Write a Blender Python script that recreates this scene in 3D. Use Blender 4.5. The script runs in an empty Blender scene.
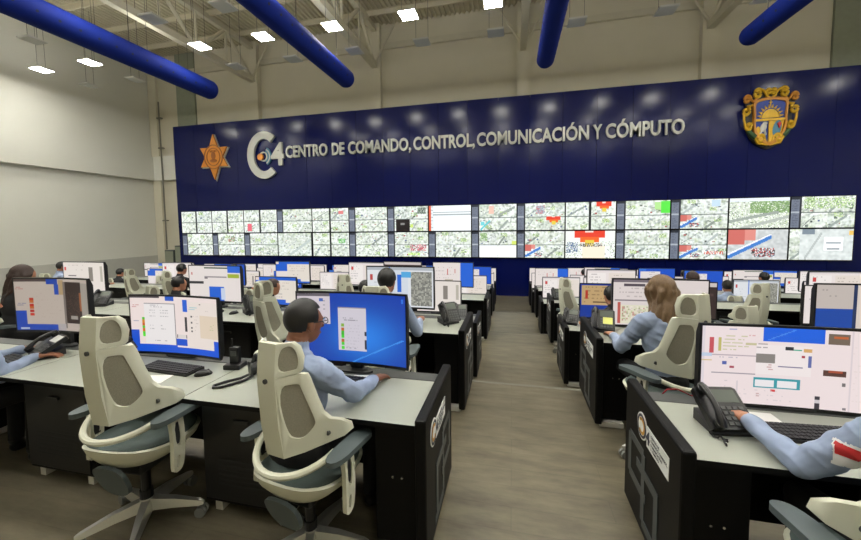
import bpy, bmesh, math, random
import numpy as np
from mathutils import Vector, Matrix, Euler
random.seed(7)
C = bpy.context.scene.collection
PI = math.pi
R = math.radians
SC = bpy.context.scene

# ------------------------------------------------------------------ colours / materials
def lin(c):
    return c / 12.92 if c <= 0.04045 else ((c + 0.055) / 1.055) ** 2.4
def hexc(h):
    h = h.lstrip('#')
    return tuple(lin(int(h[i:i + 2], 16) / 255) for i in (0, 2, 4))
def rgb(r, g, b):
    return (lin(r / 255), lin(g / 255), lin(b / 255))
M = {}
def mat(name, col, rough=.5, metal=0., noise=0., scale=6., bump=0., bscale=80., stretch=None, coat=0., spec=.5):
    m = bpy.data.materials.new(name); m.use_nodes = True
    nt = m.node_tree; b = nt.nodes['Principled BSDF']
    b.inputs['Base Color'].default_value = (*col, 1); b.inputs['Roughness'].default_value = rough
    b.inputs['Metallic'].default_value = metal
    b.inputs['Specular IOR Level'].default_value = spec
    if coat: b.inputs['Coat Weight'].default_value = coat; b.inputs['Coat Roughness'].default_value = .1
    tc = nt.nodes.new('ShaderNodeTexCoord'); mp = nt.nodes.new('ShaderNodeMapping')
    nt.links.new(tc.outputs['Object'], mp.inputs['Vector'])
    if stretch: mp.inputs['Scale'].default_value = stretch
    if noise:
        n = nt.nodes.new('ShaderNodeTexNoise'); n.inputs['Scale'].default_value = scale; n.inputs['Detail'].default_value = 5
        nt.links.new(mp.outputs['Vector'], n.inputs['Vector'])
        mx = nt.nodes.new('ShaderNodeMix'); mx.data_type = 'RGBA'
        mx.inputs['A'].default_value = (*[max(0, c * (1 - noise)) for c in col], 1)
        mx.inputs['B'].default_value = (*[min(1, c * (1 + noise)) for c in col], 1)
        nt.links.new(n.outputs['Fac'], mx.inputs['Factor']); nt.links.new(mx.outputs['Result'], b.inputs['Base Color'])
    if bump:
        n2 = nt.nodes.new('ShaderNodeTexNoise'); n2.inputs['Scale'].default_value = bscale
        nt.links.new(mp.outputs['Vector'], n2.inputs['Vector'])
        bp = nt.nodes.new('ShaderNodeBump'); bp.inputs['Strength'].default_value = bump; bp.inputs['Distance'].default_value = .005
        nt.links.new(n2.outputs['Fac'], bp.inputs['Height']); nt.links.new(bp.outputs['Normal'], b.inputs['Normal'])
    M[name] = m
    return m
def emat(name, col, s):
    m = bpy.data.materials.new(name); m.use_nodes = True
    nt = m.node_tree; nt.nodes.remove(nt.nodes['Principled BSDF'])
    e = nt.nodes.new('ShaderNodeEmission'); e.inputs['Color'].default_value = (*col, 1); e.inputs['Strength'].default_value = s
    nt.links.new(e.outputs[0], nt.nodes['Material Output'].inputs['Surface']); M[name] = m
    return m
def screen_mat(name, strength, wobble=0.):
    m = bpy.data.materials.new(name); m.use_nodes = True
    nt = m.node_tree; b = nt.nodes['Principled BSDF']
    b.inputs['Base Color'].default_value = (.01, .01, .012, 1); b.inputs['Roughness'].default_value = .35
    a = nt.nodes.new('ShaderNodeAttribute'); a.attribute_name = 'Col'
    nt.links.new(a.outputs['Color'], b.inputs['Emission Color']); b.inputs['Emission Strength'].default_value = strength
    M[name] = m
    return m
mat('white_wall', rgb(214, 209, 190), .85, noise=.05, scale=1.2, bump=.12, bscale=14)
mat('left_wall', rgb(222, 222, 212), .85, noise=.04, scale=.8, bump=.1, bscale=14)
mat('wainscot', rgb(186, 186, 178), .8, noise=.05)
mat('roof_deck', rgb(206, 199, 176), .8, noise=.08, scale=2)
mat('steel_cream', rgb(206, 201, 182), .6, noise=.06, scale=4)
mat('blue_cladding', rgb(9, 18, 76), .17, 0, noise=.05, scale=.6, spec=.22)
mat('blue_edge', rgb(16, 22, 60), .5)
mat('duct_blue', rgb(11, 32, 112), .75, noise=.12, scale=3, bump=.2, bscale=9, spec=.15)
mat('duct_hole', rgb(8, 12, 40), .8)
mat('green_steel', rgb(146, 152, 136), .6, .2, noise=.1)
mat('cabinet_grey', rgb(84, 92, 88), .5, .3, noise=.08)
mat('pipe_grey', rgb(120, 118, 108), .5, .3)
mat('panel_off', rgb(214, 216, 210), .5)
mat('lamp_frame', rgb(216, 216, 210), .5)
mat('wire', rgb(90, 88, 80), .5, .5)
mat('black_lam', rgb(6, 6, 7), .5, noise=.15, scale=20, bump=.06, bscale=220, spec=.18)
mat('black_edge', rgb(10, 10, 11), .5, spec=.2)
mat('rail_grey', rgb(74, 76, 76), .45, .3)
mat('worktop', rgb(156, 160, 149), .42, noise=.03, scale=8)
mat('vinyl_grey', rgb(64, 70, 72), .42)
mat('sticker_white', rgb(226, 228, 224), .5)
mat('sticker_ink', rgb(40, 44, 60), .5)
mat('sticker_gold', rgb(190, 140, 50), .5)
mat('chrome', rgb(190, 190, 188), .22, .9)
mat('foot_white', rgb(214, 212, 204), .5)
mat('chair_white', rgb(210, 211, 192), .45, noise=.03, scale=8)
mat('chair_mesh', rgb(142, 138, 122), .85, noise=.25, scale=160, bump=.4, bscale=400)
mat('chair_seat', rgb(74, 86, 84), .85, noise=.15, scale=60, bump=.3, bscale=260)
mat('arm_pad', rgb(78, 88, 90), .55, noise=.06)
mat('alu', rgb(206, 206, 198), .3, .85)
mat('caster_grey', rgb(120, 122, 118), .5)
mat('plastic_black', rgb(16, 16, 18), .35, noise=.1, scale=30)
mat('plastic_dark', rgb(36, 37, 39), .5)
mat('key_grey', rgb(34, 34, 38), .6)
mat('paper', rgb(232, 232, 228), .7)
mat('phone_lcd', rgb(70, 78, 68), .3)
mat('note_yellow', rgb(214, 216, 120), .6)
mat('cable_red', rgb(150, 20, 30), .5)
mat('light_box', rgb(170, 170, 160), .6)
mat('letter_white', rgb(196, 198, 192), .45, .1)
mat('star_orange', rgb(214, 138, 44), .5, noise=.1, scale=12)
mat('star_line', rgb(150, 84, 24), .5)
mat('gold', rgb(214, 172, 40), .4, .15, noise=.2, scale=6)
mat('gold_red', rgb(196, 134, 46), .5)
mat('crest_blue', rgb(36, 64, 150), .5)
mat('crest_dark', rgb(30, 26, 24), .5)
mat('crest_green', rgb(52, 84, 50), .5)
mat('crest_red', rgb(190, 40, 40), .5)
mat('crest_sky', rgb(70, 130, 160), .5)
mat('skin', rgb(176, 122, 94), .55, noise=.06, scale=20)
mat('skin_dark', rgb(140, 92, 68), .55, noise=.06, scale=20)
mat('hair_black', rgb(16, 14, 13), .5, noise=.3, scale=40, bump=.25, bscale=90, stretch=(3, 3, .6))
mat('hair_brown', rgb(48, 30, 24), .6, noise=.3, scale=60, bump=.5, bscale=150)
mat('hair_blond', rgb(112, 88, 62), .5, noise=.45, scale=26, bump=.6, bscale=90, stretch=(4, 4, .6))
mat('shirt_blue', rgb(140, 154, 180), .85, noise=.07, scale=14, bump=.9, bscale=11)
mat('jacket_black', rgb(30, 30, 34), .85, noise=.1, scale=14, bump=.5, bscale=14)
mat('trouser_black', rgb(18, 18, 20), .9, noise=.1, bump=.3, bscale=14)
mat('shoe_black', rgb(14, 14, 15), .35)
mat('eye_white', rgb(225, 220, 214), .3)
mat('eye_dark', rgb(30, 20, 14), .2)
mat('badge_red', rgb(190, 40, 44), .6)
mat('badge_white', rgb(225, 225, 225), .6)
mat('back_logo', rgb(112, 116, 122), .7)
screen_mat('screen', .88)
screen_mat('wall_screen', 1.2)
emat('lamp_on', (1.0, .97, .89), 88.)
emat('added_uplight', (1.0, .97, .89), 30.)  # glow for the invented upward panels, brightens ceiling and upper walls
# floor: grey brown planks
def floor_mat():
    m = bpy.data.materials.new('floor_vinyl'); m.use_nodes = True
    nt = m.node_tree; b = nt.nodes['Principled BSDF']; b.inputs['Roughness'].default_value = .38
    b.inputs['Specular IOR Level'].default_value = .35
    tc = nt.nodes.new('ShaderNodeTexCoord')
    br = nt.nodes.new('ShaderNodeTexBrick'); br.inputs['Scale'].default_value = 1
    br.inputs['Brick Width'].default_value = 1.2; br.inputs['Row Height'].default_value = .18; br.inputs['Mortar Size'].default_value = .0025
    br.inputs['Color1'].default_value = (*rgb(112, 106, 89), 1); br.inputs['Color2'].default_value = (*rgb(110, 104, 87), 1)
    br.inputs['Mortar'].default_value = (*rgb(102, 97, 81), 1)
    nt.links.new(tc.outputs['Object'], br.inputs['Vector'])
    mp = nt.nodes.new('ShaderNodeMapping'); mp.inputs['Scale'].default_value = (1.3, 5, 1); nt.links.new(tc.outputs['Object'], mp.inputs['Vector'])
    n = nt.nodes.new('ShaderNodeTexNoise'); n.inputs['Scale'].default_value = 1.8; n.inputs['Detail'].default_value = 8; n.inputs['Roughness'].default_value = .65
    nt.links.new(mp.outputs['Vector'], n.inputs['Vector'])
    rp = nt.nodes.new('ShaderNodeValToRGB'); rp.color_ramp.elements[0].position = .3; rp.color_ramp.elements[1].position = .72
    rp.color_ramp.elements[0].color = (.58, .57, .55, 1); rp.color_ramp.elements[1].color = (1.18, 1.17, 1.14, 1)
    nt.links.new(n.outputs['Fac'], rp.inputs['Fac'])
    mx = nt.nodes.new('ShaderNodeMix'); mx.data_type = 'RGBA'; mx.blend_type = 'MULTIPLY'; mx.inputs['Factor'].default_value = 1
    nt.links.new(br.outputs['Color'], mx.inputs['A']); nt.links.new(rp.outputs['Color'], mx.inputs['B'])
    nt.links.new(mx.outputs['Result'], b.inputs['Base Color']); M['floor'] = m
floor_mat()

# ------------------------------------------------------------------ mesh builder
class MB:
    def __init__(s): s.bm = bmesh.new()
    def _m(s, geom_faces, mi):
        for f in geom_faces: f.material_index = mi
    def box(s, c, d, rot=None, mi=0, bevel=0.):
        r = bmesh.ops.create_cube(s.bm, size=1.)
        vs = r['verts']
        fs = list({f for v in vs for f in v.link_faces})
        mt = Matrix.Diagonal((*d, 1))
        if rot: mt = Euler(rot).to_matrix().to_4x4() @ mt
        bmesh.ops.transform(s.bm, matrix=Matrix.Translation(c) @ mt, verts=vs)
        s._m(fs, mi)
        if bevel:
            es = list({e for v in vs for e in v.link_edges})
            r2 = bmesh.ops.bevel(s.bm, geom=es, offset=bevel, segments=2, affect='EDGES', profile=.5)
            s._m(r2['faces'], mi)
        return s
    def bx(s, x0, x1, y0, y1, z0, z1, mi=0, bevel=0.):
        return s.box(((x0 + x1) / 2, (y0 + y1) / 2, (z0 + z1) / 2), (abs(x1 - x0), abs(y1 - y0), abs(z1 - z0)), None, mi, bevel)
    def cyl(s, p1, p2, r1, r2=None, seg=12, mi=0):
        r2 = r1 if r2 is None else r2
        p1, p2 = Vector(p1), Vector(p2); d = p2 - p1
        r = bmesh.ops.create_cone(s.bm, cap_ends=True, segments=seg, radius1=r1, radius2=max(r2, 1e-5), depth=d.length)
        q = d.to_track_quat('Z', 'Y').to_matrix().to_4x4()
        bmesh.ops.transform(s.bm, matrix=Matrix.Translation((p1 + p2) / 2) @ q, verts=r['verts'])
        s._m({f for v in r['verts'] for f in v.link_faces}, mi)
        return s
    def ell(s, c, rad, rot=None, mi=0, u=16, v=10):
        r = bmesh.ops.create_uvsphere(s.bm, u_segments=u, v_segments=v, radius=1)
        mt = Matrix.Diagonal((*rad, 1))
        if rot: mt = Euler(rot).to_matrix().to_4x4() @ mt
        bmesh.ops.transform(s.bm, matrix=Matrix.Translation(c) @ mt, verts=r['verts'])
        s._m({f for v_ in r['verts'] for f in v_.link_faces}, mi)
        return s
    def tube(s, pts, rad, seg=8, mi=0):
        pts = [Vector(p) for p in pts]; n = len(pts); rings = []
        rr = rad if isinstance(rad, (list, tuple)) else [rad] * n
        up = Vector((0, 0, 1))
        for i, p in enumerate(pts):
            t = (pts[min(i + 1, n - 1)] - pts[max(i - 1, 0)]).normalized()
            a = t.cross(up)
            if a.length < 1e-3: a = t.cross(Vector((1, 0, 0)))
            a.normalize(); b = t.cross(a).normalized()
            rings.append([s.bm.verts.new(p + (a * math.cos(2 * PI * k / seg) + b * math.sin(2 * PI * k / seg)) * rr[i]) for k in range(seg)])
        fs = []
        for i in range(n - 1):
            for k in range(seg):
                fs.append(s.bm.faces.new((rings[i][k], rings[i][(k + 1) % seg], rings[i + 1][(k + 1) % seg], rings[i + 1][k])))
        fs.append(s.bm.faces.new(rings[0])); fs.append(s.bm.faces.new(rings[-1][::-1]))
        s._m(fs, mi)
        return s
    def shell(s, outer, holes, fmap, thick, mi=0):
        """flat outline (u,v) with holes, filled, given thickness and mapped by fmap(u, v, w)."""
        tmp = bmesh.new()
        es = []; nv = []
        for loop in [outer] + holes:
            vs = [tmp.verts.new((p[0], p[1], 0)) for p in loop]
            for i in range(len(vs)): es.append(tmp.edges.new((vs[i], vs[(i + 1) % len(vs)])))
        bmesh.ops.triangle_fill(tmp, use_beauty=True, use_dissolve=False, edges=es, normal=(0, 0, 1))
        tmp.verts.index_update()
        P = [(v.co.x, v.co.y) for v in tmp.verts]
        T = [[v.index for v in f.verts] for f in tmp.faces]
        B = [(e.verts[0].index, e.verts[1].index) for e in tmp.edges if len(e.link_faces) == 1]
        tmp.free()
        a = [s.bm.verts.new(fmap(u, v, 0)) for u, v in P]; b = [s.bm.verts.new(fmap(u, v, thick)) for u, v in P]
        fs = []
        for t in T:
            fs.append(s.bm.faces.new([a[i] for i in t])); fs.append(s.bm.faces.new([b[i] for i in t[::-1]]))
        for i, j in B: fs.append(s.bm.faces.new((a[i], a[j], b[j], b[i])))
        s._m(fs, mi)
        return s
    def build(s, name, mats, parent=None, smooth=False, angle=35, loc=None):
        bmesh.ops.recalc_face_normals(s.bm, faces=s.bm.faces[:])
        me = bpy.data.meshes.new(name); s.bm.to_mesh(me); s.bm.free()
        for m in (mats if isinstance(mats, (list, tuple)) else [mats]): me.materials.append(M[m] if isinstance(m, str) else m)
        if smooth:
            me.polygons.foreach_set('use_smooth', [True] * len(me.polygons))
            try: me.set_sharp_from_angle(angle=R(angle))
            except Exception: pass
        o = bpy.data.objects.new(name, me); C.objects.link(o)
        if parent: o.parent = parent
        if loc: o.location = loc
        return o
def tag(o, label, cat, group=None, kind=None):
    if label: o['label'] = label
    if cat: o['category'] = cat
    if group: o['group'] = group
    if kind: o['kind'] = kind
    return o
def empty(name, label, cat, loc=(0, 0, 0), rz=0, group=None):
    o = bpy.data.objects.new(name, None); C.objects.link(o); o.empty_display_size = .1
    o.location = loc; o.rotation_euler = (0, 0, rz)
    return tag(o, label, cat, group)
def struct(o):
    o['kind'] = 'structure'; return o
def copy_tree(o, parent=None):
    c = o.copy(); C.objects.link(c)
    if parent: c.parent = parent
    for ch in list(o.children): copy_tree(ch, c)
    return c
def chaikin(p, n=2):
    for _ in range(n):
        q = []
        for i in range(len(p)):
            a, b = p[i], p[(i + 1) % len(p)]
            q += [(a[0] * .75 + b[0] * .25, a[1] * .75 + b[1] * .25), (a[0] * .25 + b[0] * .75, a[1] * .25 + b[1] * .75)]
        p = q
    return p
ORD = ['', 'first', 'second', 'third', 'fourth', 'fifth', 'sixth', 'seventh', 'eighth', 'ninth', 'tenth', 'eleventh', 'twelfth', 'thirteenth', 'fourteenth', 'fifteenth']

# ------------------------------------------------------------------ camera (calibrated from the photograph's vanishing points)
F, PPY = 356.25, 249.95
yaw, pitch, roll = R(12.926), R(3.829), R(-.6665)
cy, sy = math.cos(yaw), math.sin(yaw)
f0 = Vector((-sy, cy, 0)); r0 = Vector((cy, sy, 0)); u0 = Vector((0, 0, 1))
f1 = f0 * math.cos(pitch) - u0 * math.sin(pitch); u1 = u0 * math.cos(pitch) + f0 * math.sin(pitch)
r2 = r0 * math.cos(roll) + u1 * math.sin(roll); u2 = u1 * math.cos(roll) - r0 * math.sin(roll)
cam = bpy.data.cameras.new('camera'); co = bpy.data.objects.new('camera', cam); C.objects.link(co)
m3 = Matrix((r2, u2, -f1)).transposed().to_4x4(); m3.translation = (0, 0, 1.75)
co.matrix_world = m3
cam.sensor_width = 36; cam.lens = F / 861 * 36; cam.shift_y = -(270 - PPY) / 861; cam.clip_start = .02; cam.clip_end = 200
SC.camera = co
SC.view_settings.view_transform = 'Standard'; SC.view_settings.look = 'None'; SC.view_settings.gamma = 1
SC.view_settings.use_curve_mapping = False; SC.view_settings.exposure = 0.
w = bpy.data.worlds.new('world'); SC.world = w; w.use_nodes = True
w.node_tree.nodes['Background'].inputs['Color'].default_value = (.6, .6, .55, 1); w.node_tree.nodes['Background'].inputs['Strength'].default_value = .05
SC.cycles.use_denoising = True; SC.cycles.max_bounces = 6; SC.cycles.diffuse_bounces = 4; SC.cycles.glossy_bounces = 3
SC.cycles.caustics_reflective = False; SC.cycles.caustics_refractive = False; SC.cycles.sample_clamp_indirect = 4

# ------------------------------------------------------------------ room
XL, XR, YB, YF, ZR, ZF = -18.38, 17., 15.3, -7., 10.5, -1.08
mb = MB()
mb.bx(XL - .3, XR + .3, YF - .3, 3.93, -1.5, 0); mb.bx(XL - .3, XR + .3, 3.93, 7.08, -1.5, -.36)
mb.bx(XL - .3, XR + .3, 7.08, 10.27, -1.5, -.72); mb.bx(XL - .3, XR + .3, 10.27, YB + .3, -1.5, -1.08)
struct(mb.build('floor', 'floor'))
for i, (y, z) in enumerate(((3.93, 0), (7.08, -.36), (10.27, -.72))):
    struct(MB().bx(XL, XR, y - .035, y + .004, z - .03, z + .003).build('trim_%d' % (i + 1), 'pipe_grey'))
struct(MB().bx(XL - .3, XR + .3, YB, YB + .3, -1.5, ZR + .3).build('wall_back', 'white_wall'))
struct(MB().bx(XL - .3, XL, YF, YB, -1.5, ZR + .3).build('wall_left', 'left_wall'))
struct(MB().bx(XR, XR + .3, YF, YB, -1.5, ZR + .3).build('wall_right', 'left_wall'))
struct(MB().bx(XL - .3, XR + .3, YF - .3, YF, -1.5, ZR + .3).build('wall_front', 'white_wall'))
struct(MB().bx(XL, XL + .22, YF, YB, 4.28, 5.5).bx(XL + .22, -15.5, YB - .22, YB, 4.28, 5.5).build('beam', 'left_wall'))
struct(MB().bx(XL, XL + .05, YF, YB, -1.1, .375).build('baseboard_left', 'wainscot'))
struct(MB().bx(XL, -16.0, YB - .04, YB, -1.08, .4).build('baseboard_back', 'wainscot'))
# corrugated roof deck on purlins
mb = MB(); n = 177; pit = (XR - XL) / n
vs0 = []; vs1 = []
for i in range(n):
    x = XL + i * pit
    for dx, dz in ((0, 0), (.3, 0), (.45, .09), (.85, .09)):
        vs0.append(mb.bm.verts.new((x + dx * pit, YF, ZR + dz))); vs1.append(mb.bm.verts.new((x + dx * pit, YB, ZR + dz)))
for i in range(len(vs0) - 1): mb.bm.faces.new((vs0[i], vs0[i + 1], vs1[i + 1], vs1[i]))
struct(mb.build('ceiling', 'roof_deck'))
struct(MB().bx(XL - .3, XR + .3, YF - .3, YB + .3, ZR + .3, ZR + .4).build('roof', 'roof_deck'))
for i, y in enumerate([14.2, 12.6, 11.0, 9.4, 7.8, 6.2, 4.6]):
    struct(MB().bx(XL, XR, y - .04, y + .04, ZR - .2, ZR).bx(XL, XR, y - .1, y + .1, ZR - .012, ZR).build('beam', 'roof_deck'))
struct(MB().bx(XL, XR, YB - .12, YB, 9.45, 9.7).build('beam', 'steel_cream'))
for x in (-18.1, -12.0, -5.85, .4, 6.85):
    struct(MB().bx(x - .24, x + .24, YB - (.15 if x < -18 else .24), YB, ZF, ZR).build('column', 'white_wall'))
for x0, x1 in ((-16.6, -15.5), (10.55, 13.2)):
    struct(MB().bx(x0, x1, YB - .1, YB, 2.2, ZR).build('panel_wall', 'green_steel'))
# roof trusses running towards the back wall
def truss(x):
    mb = MB(); zb, zt = 8.75, 10.25
    mb.bx(x - .12, x + .12, YF, YB - .22, zb - .12, zb + .12); mb.bx(x - .1, x + .1, YF, YB - .22, zt - .1, zt + .1)
    y = YB - .3; k = 0
    while y > YF + 2:
        a, b = (zb, zt) if k % 2 == 0 else (zt, zb)
        mb.cyl((x, y, a), (x, y - 1.5, b), .075, seg=8); mb.cyl((x, y - 1.5, zb), (x, y - 1.5, zt), .05, seg=8)
        y -= 1.5; k += 1
    mb.cyl((x, YB - .3, zb), (x - .9, YB - .3, zt), .05, seg=8); mb.cyl((x, YB - .3, zb), (x + .9, YB - .3, zt), .05, seg=8)
    return struct(mb.build('beam_truss', 'steel_cream'))
for x in (-12.0, -5.85, .4, 6.85): truss(x)

# big blue cladding wall: separate upright panels with tiny tilts
mb = MB(); x = -16.15; k = 0
WALLZ = 6.72
while x < 13.0:
    wd = 1.2
    t = random.uniform(-.006, .006); t2 = random.uniform(-.012, .012)
    z0, z1 = ZF, WALLZ
    # one flat cassette, leaning by a few millimetres
    y = 14.5
    co4 = [(x + .004, y + t - t2, z0), (x + wd - .004, y - t - t2, z0), (x + wd - .004, y - t + t2, z1), (x + .004, y + t + t2, z1)]
    f = [mb.bm.verts.new(c) for c in co4]; b = [mb.bm.verts.new((c[0], 14.75, c[2])) for c in co4]
    mb.bm.faces.new(f); mb.bm.faces.new(b[::-1])
    for i in range(4): mb.bm.faces.new((f[i], f[(i + 1) % 4], b[(i + 1) % 4], b[i]))
    x += wd; k += 1
XWR = x
struct(mb.build('wall_blue', 'blue_cladding'))
struct(MB().bx(-16.15, XWR, 14.75, 14.95, ZF, WALLZ - .05).build('wall_blue_core', 'blue_edge'))

# small things near the left corner
cb = empty('electrical_cabinet', 'tall grey electrical cabinet beside the blue wall, nearer the corner', 'cabinet', (-17.25, 15.06, ZF))
MB().bx(-.28, .28, -.2, .2, 0, 1.75, bevel=.01).build('body', 'cabinet_grey', cb); MB().bx(-.25, .25, -.215, -.2, .06, 1.69).build('door', 'green_steel', cb); MB().bx(.17, .2, -.235, -.215, .85, 1.05).build('handle', 'plastic_black', cb)
cb = empty('electrical_cabinet', 'taller grey electrical cabinet touching the blue wall edge', 'cabinet', (-16.55, 15.06, ZF))
MB().bx(-.33, .33, -.2, .2, 0, 1.98, bevel=.01).build('body', 'cabinet_grey', cb); MB().bx(-.3, .3, -.215, -.2, .06, 1.92).build('door', 'green_steel', cb); MB().bx(.22, .25, -.235, -.215, .95, 1.15).build('handle', 'plastic_black', cb)
pp = empty('conduit_pipe', 'thin vertical conduit pipe on the back wall in the corner', 'pipe', (-17.55, YB - .28, 0))
MB().cyl((0, 0, .7), (0, 0, 8.2), .035, seg=8).build('pipe', 'pipe_grey', pp)
for z in (2.2, 5.9, 7.4): MB().bx(-.16, .12, -.03, .1, z - .03, z + .03).build('clamp', 'pipe_grey', pp)

# ------------------------------------------------------------------ blue fabric air ducts
def duct(x, yend, z, r, label):
    o = empty('air_duct', label, 'air duct', (x, yend, z), 0, 'blue round air ducts')
    mb = MB(); L = yend - YF - 1
    prof = [(0, .0), (.0, .7), (-.04, .9), (-.12, 1.)] + [(-.12 - (L - .12) * i / 12, 1.) for i in range(1, 13)]
    seg = 32; rings = []
    for y, q in prof[1:]:
        rings.append([mb.bm.verts.new((r * q * math.cos(2 * PI * k / seg), y, r * q * math.sin(2 * PI * k / seg))) for k in range(seg)])
    mb.bm.faces.new(rings[0])
    for i in range(len(rings) - 1):
        for k in range(seg): mb.bm.faces.new((rings[i][k], rings[i][(k + 1) % seg], rings[i + 1][(k + 1) % seg], rings[i + 1][k]))
    mb.bm.faces.new(rings[-1][::-1])
    for a in (R(-18), R(198)):
        y = -.6
        while y > -L + .5:
            c = Vector((math.cos(a) * r, y, math.sin(a) * r)); nrm = Vector((math.cos(a), 0, math.sin(a)))
            mb.cyl(c - nrm * .01, c + nrm * .004, .032, seg=8, mi=1); y -= .42
    mb.build('duct_body', ['duct_blue', 'duct_hole'], o, True, 50)
    y = -.75
    while y > -L: MB().cyl((0, y, r - .02), (0, y, ZR - z), .008, seg=6).build('suspension_wire', 'wire', o); y -= 2.2
duct(-10.9, 11.5, 6.86, .33, 'long blue perforated air duct closest to the left wall')
duct(-5.45, 11.5, 6.71, .29, 'blue perforated air duct above the first letters of the wall sign')
duct(.94, 11.5, 6.62, .25, 'blue air duct pointing straight at the viewer above the aisle')
duct(6.1, 11.5, 6.66, .25, 'blue air duct hanging above the coat of arms')

# ------------------------------------------------------------------ ceiling light panels
ZLt = 7.6
def panel(x, y, on, label):
    o = empty('ceiling_light', label, 'ceiling light', (x, y, ZLt), 0, 'lit ceiling panels' if on else 'unlit ceiling panels')
    MB().bx(-.245, .245, -.245, .245, 0, .04).build('housing', 'lamp_frame', o)
    MB().bx(-.225, .225, -.225, .225, -.008, 0).build('diffuser', 'lamp_on' if on else 'panel_off', o)
    if on: MB().bx(-.2, .2, -.2, .2, .04, .052).build('added_uplight_panel', 'added_uplight', o)  # added emitter on the housing top, lifts the ceiling and upper wall brightness
    for wx in (-.2, .2): MB().cyl((wx, 0, .03), (wx, 0, ZR - ZLt), .006, seg=5).build('suspension_wire', 'wire', o)
xs = [-16.75 + 2.32 * i for i in range(14)]
rowsL = [(9.92, True, 'second row out from the blue wall'), (6.95, True, 'fourth row out from the blue wall'), (3.98, True, 'sixth row out from the blue wall'), (1.0, True, 'row over the front desks'), (-2.0, True, 'row just behind the viewer'),
         (11.46, False, 'row next to the blue wall'), (8.38, False, 'third row out from the blue wall')]
for y, on, nm in rowsL:
    for i, x in enumerate(xs):
        if not on and (x > 9): continue
        if y < 0 and i % 2: continue
        panel(x, y, on, '%s square ceiling panel, %s, %s from left wall' % ('lit' if on else 'unlit', nm, ORD[i + 1]))

# ------------------------------------------------------------------ video wall
class Paint:
    def __init__(s, w, h, base='#ffffff'):
        s.w, s.h = w, h; s.a = np.zeros((h, w, 3)); s.a[:] = hexc(base)
    def r(s, u0, v0, u1, v1, col):          # v from the top
        c = hexc(col) if isinstance(col, str) else col
        x0, x1 = int(round(u0 * s.w)), max(int(round(u0 * s.w)) + 1, int(round(u1 * s.w)))
        y0, y1 = int(round(v0 * s.h)), max(int(round(v0 * s.h)) + 1, int(round(v1 * s.h)))
        s.a[y0:y1, x0:x1] = c
        return s
    def text(s, u0, v0, u1, v1, col='#7a7a80', step=2, dens=.6):
        c = np.array(hexc(col))
        y = int(v0 * s.h)
        while y < int(v1 * s.h):
            e = random.uniform(.55, 1.)
            for x in range(int(u0 * s.w), int((u0 + (u1 - u0) * e) * s.w)):
                if random.random() < dens and 0 <= x < s.w and y < s.h: s.a[y, x] = s.a[y, x] * .45 + c * .55
            y += step
        return s
    def noise(s, u0, v0, u1, v1, cols, dens=1., blob=1):
        cs = [np.array(hexc(c)) for c in cols]
        x0, x1, y0, y1 = int(round(u0 * s.w)), int(round(u1 * s.w)), int(round(v0 * s.h)), int(round(v1 * s.h))
        for y in range(y0, y1, blob):
            for x in range(x0, x1, blob):
                if random.random() < dens: s.a[y:min(y + blob, y1), x:min(x + blob, x1)] = random.choice(cs) * random.uniform(.85, 1.1)
        return s
    def blur(s, u0, v0, u1, v1, k=1):
        x0, x1, y0, y1 = int(round(u0 * s.w)), int(round(u1 * s.w)), int(round(v0 * s.h)), int(round(v1 * s.h))
        for _ in range(k):
            b = s.a[y0:y1, x0:x1]; q = np.pad(b, ((1, 1), (1, 1), (0, 0)), 'edge')
            s.a[y0:y1, x0:x1] = (q[:-2, 1:-1] + q[2:, 1:-1] + q[1:-1, :-2] + q[1:-1, 2:] + 2 * b) / 6
        return s
    def line(s, u0, v0, u1, v1, col, wd=1):
        c = hexc(col); n = int(max(abs(u1 - u0) * s.w, abs(v1 - v0) * s.h)) * 2 + 1
        for i in range(n):
            x = int((u0 + (u1 - u0) * i / n) * s.w); y = int((v0 + (v1 - v0) * i / n) * s.h)
            s.a[max(0, y):min(s.h, y + wd), max(0, x):min(s.w, x + wd)] = c
        return s
def screen_mesh(name, p, wd, ht, curve=0., material='screen', tint=None):
    """picture grid on a (slightly) curved screen, in local x, z, facing -y."""
    w_, h_ = p.w, p.h
    def yy(x): return -curve * (2 * x / wd) ** 2
    V = [(-wd / 2 + wd * i / w_, yy(-wd / 2 + wd * i / w_), ht / 2 - ht * j / h_) for j in range(h_ + 1) for i in range(w_ + 1)]
    Fc = []
    for j in range(h_):
        for i in range(w_):
            a = j * (w_ + 1) + i; Fc.append((a, a + w_ + 1, a + w_ + 2, a + 1))
    me = bpy.data.meshes.new(name); me.from_pydata(V, [], Fc)
    ca = me.color_attributes.new('Col', 'FLOAT_COLOR', 'CORNER')
    cols = np.ones((w_ * h_, 4, 4)); img = np.clip(p.a, 0, 1.2)
    if tint is not None: img = img * np.array(tint)
    cols[:, :, :3] = img.reshape(-1, 1, 3)
    ca.data.foreach_set('color', cols.ravel().astype(np.float32)); me.materials.append(M[material]); me.update()
    return me
CAMCOLS = ['#f4faf2', '#e9f3e6', '#dfeadb', '#ffffff', '#f0f6f0', '#c9d8c2', '#b4c6ac', '#8da088', '#d8dfd8', '#f8fbf8', '#9aa59c', '#5f6d64', '#cfdcb0', '#eef4ee', '#ffffff', '#f7faf7']
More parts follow.
